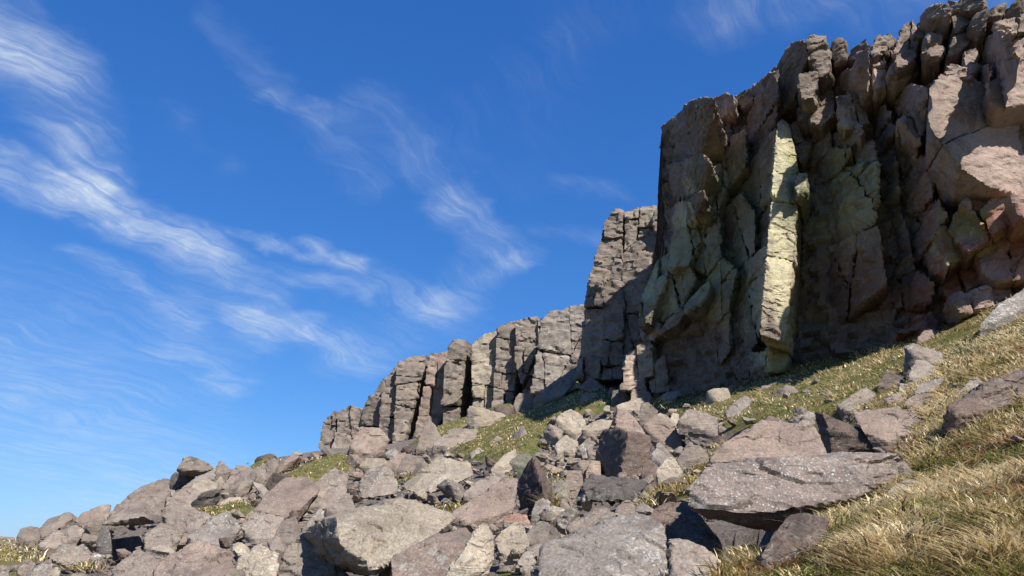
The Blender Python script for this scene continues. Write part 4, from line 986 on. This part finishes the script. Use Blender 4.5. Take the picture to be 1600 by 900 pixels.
LANDMARKS = [(975, 705, 'tall standing two-toned block'), (835, 750, 'dark pyramid-shaped boulder'), (960, 760, 'blackened boulder'), (600, 835, 'big cream boulder'), (690, 740, 'broad pale slab'), (590, 752, 'boulder propped over a gap'),
             (450, 778, 'wide flat pink-grey slab'), (200, 812, 'roof slab over a cave'), (305, 728, 'perched skyline block'), (330, 830, 'broad blue-grey slab'), (300, 880, 'reddish bedrock slab'), (115, 870, 'striped slab over a dark hole'),
             (30, 855, 'straw grass of the far slope'), (345, 795, 'strip of straw-coloured grass'), (490, 735, 'sloping grass patch'), (578, 685, 'pale block at the far columns'), (755, 650, 'pale boulder with a dark end'), (780, 690, 'large grass patch'),
             (700, 686, 'flat layered rock'), (865, 610, 'long leaning slab'), (925, 605, 'flat block over a black gap'), (1000, 620, 'pale block of the cliff foot'), (1090, 665, 'cracked grey slab'), (1035, 680, 'broad pink-topped boulder'), (890, 665, 'sunlit leaning slab'),
             (930, 850, 'white-streaked ridge slab'), (800, 845, 'yellowish pyramid stone'), (680, 870, 'rose-tinted slab'), (755, 785, 'long dipping pinkish slab'), (1150, 760, 'huge speckled slab'), (510, 765, 'layered boulder over a cave'), (400, 880, 'cracked pale slab'),
             (45, 832, 'flat skyline slab'), (95, 840, 'long layered slab'), (145, 806, 'broad skyline slab'), (225, 780, 'bare bedrock of the crest'), (290, 805, 'rough grey bedrock'), (375, 748, 'tilted crest slab'), (410, 738, 'hollow crest block'), (15, 893, 'low grey stone'), (60, 890, 'sloping block by the dark hole'), (160, 895, 'straw grass by the dark hole'), (430, 830, 'leaning grey prism'),
             (490, 890, 'steep triangular rock'), (210, 880, 'smooth sloping slab'), (150, 800, 'bare skyline of the slope'), (410, 725, 'small grass tuft of the crest')]
placed = []
used_labels = set()
count = 0
for a, c, Y in zip(u, v, Yh):
    if count >= 285: break
    px = 17 + 60 * rng.random() ** 1.7
    size = float(np.clip(px * Y / F, 0.16, 2.1))
    px = size * F / Y
    if any((a - pa) ** 2 + ((c - pc) * 1.6) ** 2 < (0.36 * (px + pp)) ** 2 for pa, pc, pp in placed): continue
    placed.append((a, c, px)); count += 1
    p = P(a, c, Y)
    ob = bpy.data.objects.new('rock', protos[int(rng.integers(16))])
    COL.objects.link(ob)
    ob.location = (p[0], p[1], p[2] - 0.06 * size - (0.1 * size if Y > 20 else 0))
    ob.rotation_euler = (rng.normal(0, .35), rng.normal(0, .35), rng.uniform(0, 6.28))
    s = size * 1.15
    ob.scale = (s * rng.uniform(.85, 1.2), s * rng.uniform(.85, 1.2), s * rng.uniform(.8, 1.15))
    lu, lv, lname = min(LANDMARKS, key=lambda q: (q[0] - a) ** 2 + ((q[1] - c) * 1.5) ** 2)
    side = 'just uphill of' if c < lv - 12 else ('just downhill of' if c > lv + 12 else 'beside')
    pk = list(protos).index(ob.data)
    lab = f"{'big' if px > 34 else ('small' if px < 20 else 'medium')} {COLOURS[ROCKMATS[pk % 8]]} {['flat', 'angular', 'blocky', 'thin'][pk % 4]} rock {side} the {lname}"
    if lab in used_labels:
        near2 = sorted(LANDMARKS, key=lambda q: (q[0] - a) ** 2 + ((q[1] - c) * 1.5) ** 2)[1][2]
        lab = f"{'big' if px > 34 else ('small' if px < 20 else 'medium')} {COLOURS[ROCKMATS[pk % 8]]} {['flat', 'angular', 'blocky', 'thin'][pk % 4]} rock between the {lname} and the {near2}"
        if len(lab.split()) > 16: lab = lab.replace(' between the ', ' by ').replace(' and the ', ' and ')
    if len(lab.split()) > 16: lab = f"{COLOURS[ROCKMATS[pk % 8]]} {['flat', 'angular', 'blocky', 'thin'][pk % 4]} rock close to the {lname}"
    used_labels.add(lab)
    grp = 'loose rocks of the boulder field'
    tag(ob, lab, 'rock', grp)

LANDMARKS_GRASS = [(1440, 570, 'small pile of blocks'), (1400, 662, 'pinkish undercut boulder'), (1540, 612, 'long dark rock slab'), (1215, 590, 'sunlit cream pillar'), (1330, 580, 'dark cliff foot'), (1160, 640, 'light grey leaning slab'), (1080, 625, 'grassy cliff foot'), (1530, 520, 'smooth grey leaning slab')]
u = rng.uniform(1050, 1600, 400); v = rng.uniform(520, 690, 400)
m = grass_mask(u, v) & ~hero_hit(u, v) & (v > np.interp(u, [1050, 1190, 1240, 1480, 1600], [622, 602, 582, 524, 465]))
Yh = hits(u[m], v[m])
for a, c, Y in list(zip(u[m], v[m], Yh))[:60]:
    px = 7 + 16 * rng.random() ** 2
    size = float(px * Y / F); p = P(a, c, Y); pk = int(rng.integers(16))
    ob = bpy.data.objects.new('rock', protos[pk]); COL.objects.link(ob)
    ob.location = (p[0], p[1], p[2] + 0.05 * size)
    ob.rotation_euler = (rng.normal(0, .3), rng.normal(0, .3), rng.uniform(0, 6.28)); ob.scale = (size * 1.3,) * 3
    lu, lv, lname = min(LANDMARKS_GRASS, key=lambda q: (q[0] - a) ** 2 + ((q[1] - c) * 1.5) ** 2)
    side = 'just uphill of' if c < lv - 12 else ('just downhill of' if c > lv + 12 else 'beside')
    tag(ob, f"{'large' if px > 15 else 'small'} {COLOURS[ROCKMATS[pk % 8]]} {['flat', 'angular', 'blocky', 'thin'][pk % 4]} stone in the grass {side} the {lname}", 'rock', 'stones in the grass below the cliff')

def scree(name, n, pxr, seed, mats, grass_p):
    global rng
    rng = np.random.default_rng(seed)
    shapes = []
    for k in range(10):
        X, q = rock_proto(300 + k, 3, [.45, .65, .8][k % 3]); shapes.append((X, q))
    u, v = sample_px(n)
    m = scree_ok(u, v, grass_p)
    u, v = u[m], v[m]; Yh = hits(u, v); m = ~np.isnan(Yh); u, v, Yh = u[m], v[m], Yh[m]
    vs, qs, mi, off = [], [], [], 0
    for a, c, Y in zip(u, v, Yh):
        X, q = shapes[int(rng.integers(10))]
        size = float(np.clip((pxr[0] + (pxr[1] - pxr[0]) * rng.random() ** 2) * Y / F, 0.04, 0.8))
        th = rng.uniform(0, 6.28); tx = rng.normal(0, .4)
        R = np.array([[math.cos(th), -math.sin(th), 0], [math.sin(th), math.cos(th), 0], [0, 0, 1]]) @ np.array([[1, 0, 0], [0, math.cos(tx), -math.sin(tx)], [0, math.sin(tx), math.cos(tx)]])
        p = P(a, c, Y) + np.array([0, 0, -.15 * size - .008 * Y])
        vs.append((X * size * 1.2) @ R.T + p); qs.append(q + off); off += len(X)
        mi.append(np.full(len(q), int(rng.integers(len(mats)))))
    ob = build(name, np.concatenate(vs), np.concatenate(qs), None, None, 36)
    for mm in mats: ob.data.materials.append(MAT[mm])
    ob.data.polygons.foreach_set('material_index', np.concatenate(mi).astype(np.int32))
    return tag(ob, 'small broken scree stones filling the gaps between the boulders', 'scree', kind='stuff')
scree('scree', 8500, (5, 17), 5, ['grey', 'pink', 'brown', 'silver', 'grey'], .03)

# ------------------------------------------------------------------ grass
gm, b = new_mat('moor_grass')
ca = b.n('ShaderNodeAttribute', attribute_name='blade')
dif = b.n('ShaderNodeBsdfDiffuse'); tr = b.n('ShaderNodeBsdfTranslucent'); mx = b.n('ShaderNodeMixShader')
b.put(dif.inputs[0], ca.outputs['Color']); b.put(tr.inputs[0], ca.outputs['Color']); mx.inputs[0].default_value = 0.3
b.t.links.new(dif.outputs[0], mx.inputs[1]); b.t.links.new(tr.outputs[0], mx.inputs[2])
o = b.n('ShaderNodeOutputMaterial'); b.t.links.new(mx.outputs[0], o.inputs[0])
STRAW, PALE, OLIVE, GREEN, RUST, MOSS = [np.array(c) for c in [(.58, .44, .23), (.76, .63, .39), (.34, .29, .10), (.19, .21, .06), (.33, .19, .10), (.33, .26, .085)]]
def tussock_offset(xy, size, s):
    p = xy / size; i = np.floor(p).astype(np.int64)
    best = np.full(len(p), 1e9); off = np.zeros_like(p); rid = np.zeros(len(p)); z = np.zeros(len(p), np.int64)
    for dx in (-1, 0, 1):
        for dy in (-1, 0, 1):
            a, b_ = i[:, 0] + dx, i[:, 1] + dy
            q = np.stack([a + _h(a, b_, z, s), b_ + _h(a, b_, z, s + 1)], 1) - p
            d = (q ** 2).sum(1); m_ = d < best
            best = np.where(m_, d, best); off = np.where(m_[:, None], q, off); rid = np.where(m_, _h(a, b_, z, s + 2), rid)
    return -off, np.sqrt(best), rid
def grass(name, n, blades, lo, hi, region, seed, height, label, tuss=0.5):
    g = np.random.default_rng(seed)
    u, v = g.uniform(region[0], region[2], n), g.uniform(region[1], region[3], n)
    m = grass_mask(u, v); u, v = u[m], v[m]
    Y = hits(u, v); m = ~np.isnan(Y) & (Y > lo) & (Y < hi); u, v, Y = u[m], v[m], Y[m]
    base = np.stack([P(a, c, y) for a, c, y in zip(u, v, Y)])
    nt = len(base)
    pn = base.copy(); pn[:, 2] = 0
    toff, tdist, trid = tussock_offset(base[:, :2], tuss, 77)
    dry = 0.04 + 0.75 * fbm(pn / 1.3, 3, 61) + 0.9 * (trid - 0.45) - 0.55 * (tdist - 0.4)
    hgt = np.clip((1.35 - 1.1 * tdist) * (0.6 + 0.8 * trid), .28, 1.7)
    k = np.repeat(np.arange(nt), blades); N_ = len(k)
    ysc = Y[k]
    r = g.random(N_); th = g.uniform(0, 2 * math.pi, N_)
    spread = 0.012 * ysc + 0.03
    rb = base[k] + np.stack([np.cos(th), np.sin(th), 0 * th], 1) * (spread * np.sqrt(r))[:, None]
    rb[:, 2] = ground(rb[:, 0], rb[:, 1]) + bumps(rb[:, 0], rb[:, 1]) - .01
    Lb = height * hgt[k] * (0.35 + 1.3 * g.random(N_) ** 2.2) * np.where(ysc > 15, .75, 1.0)
    lean = np.stack([np.cos(th), np.sin(th)], 1) * (0.35 + 0.5 * r)[:, None] + np.array([-0.28, -0.22]) + 1.0 * toff[k] + g.normal(0, .75, (N_, 2))
    wid = np.maximum(0.005, 0.00080 * np.minimum(ysc, 14) + 0.0004 * np.maximum(ysc - 14, 0)) * g.uniform(.7, 1.4, N_)
    side = np.stack([-lean[:, 1], lean[:, 0]], 1); side /= np.linalg.norm(side, axis=1, keepdims=True) + 1e-6
    rowsL, rowsR = [], []
    for t, ww in ((0, 1.0), (.55, .85)):
        c = rb + np.concatenate([lean * (Lb * (t ** 1.5) * .85)[:, None], (Lb * (t - .38 * t * t))[:, None]], 1)
        d = np.concatenate([side * (wid * ww)[:, None], np.zeros((N_, 1))], 1)
        rowsL.append(c - d); rowsR.append(c + d)
    tip = rb + np.concatenate([lean * (Lb * .85)[:, None], (Lb * .62)[:, None]], 1)
    d = np.concatenate([side * (wid * .15)[:, None], np.zeros((N_, 1))], 1)
    rowsL.append(tip - d); rowsR.append(tip + d)
    V = np.stack([rowsL[0], rowsR[0], rowsL[1], rowsR[1], rowsL[2], rowsR[2]], 1)
    q = np.array([[0, 1, 3, 2], [2, 3, 5, 4]])
    Q_ = (np.arange(N_)[:, None, None] * 6 + q[None]).reshape(-1, 4)
    ob = build(name, V.reshape(-1, 3), Q_, gm, None, None)
    dk = dry[k] + g.normal(0, .28, N_)
    col = np.where((dk > .22)[:, None], PALE, np.where((dk > -.08)[:, None], STRAW, np.where((dk > -.38)[:, None], OLIVE, GREEN)))
    low_ = g.random(N_) < .09
    col = np.where(low_[:, None], np.array([.085, .07, .03]), col)
    rust = (fbm(pn / .6 + 20, 2, 64)[k] + g.normal(0, .2, N_)) > .55
    col = np.where(rust[:, None], RUST, col)
    moss = ~((u > 1180) | (v < 700))[k] & (g.random(N_) < .5)
    col = np.where(moss[:, None], MOSS, col) * g.uniform(.75, 1.2, N_)[:, None]
    ca_ = ob.data.attributes.new('blade', 'FLOAT_COLOR', 'POINT')
    cc = np.ones((N_, 6, 4), np.float32); cc[:, :, :3] = col[:, None, :]
    ca_.data.foreach_set('color', cc.ravel())
    return tag(ob, label, 'grass', kind='stuff')
grass('tussock_grass', 13500, 15, 2.0, 16, (1050, 520, 1900, 1000), 3, .10, 'long straw and green tussock grass covering the near slope')
grass('turf', 40000, 8, 12.0, 80, (-150, 440, 1700, 960), 4, .15, 'short green and straw turf between the rocks and below the cliffs', tuss=0.8)
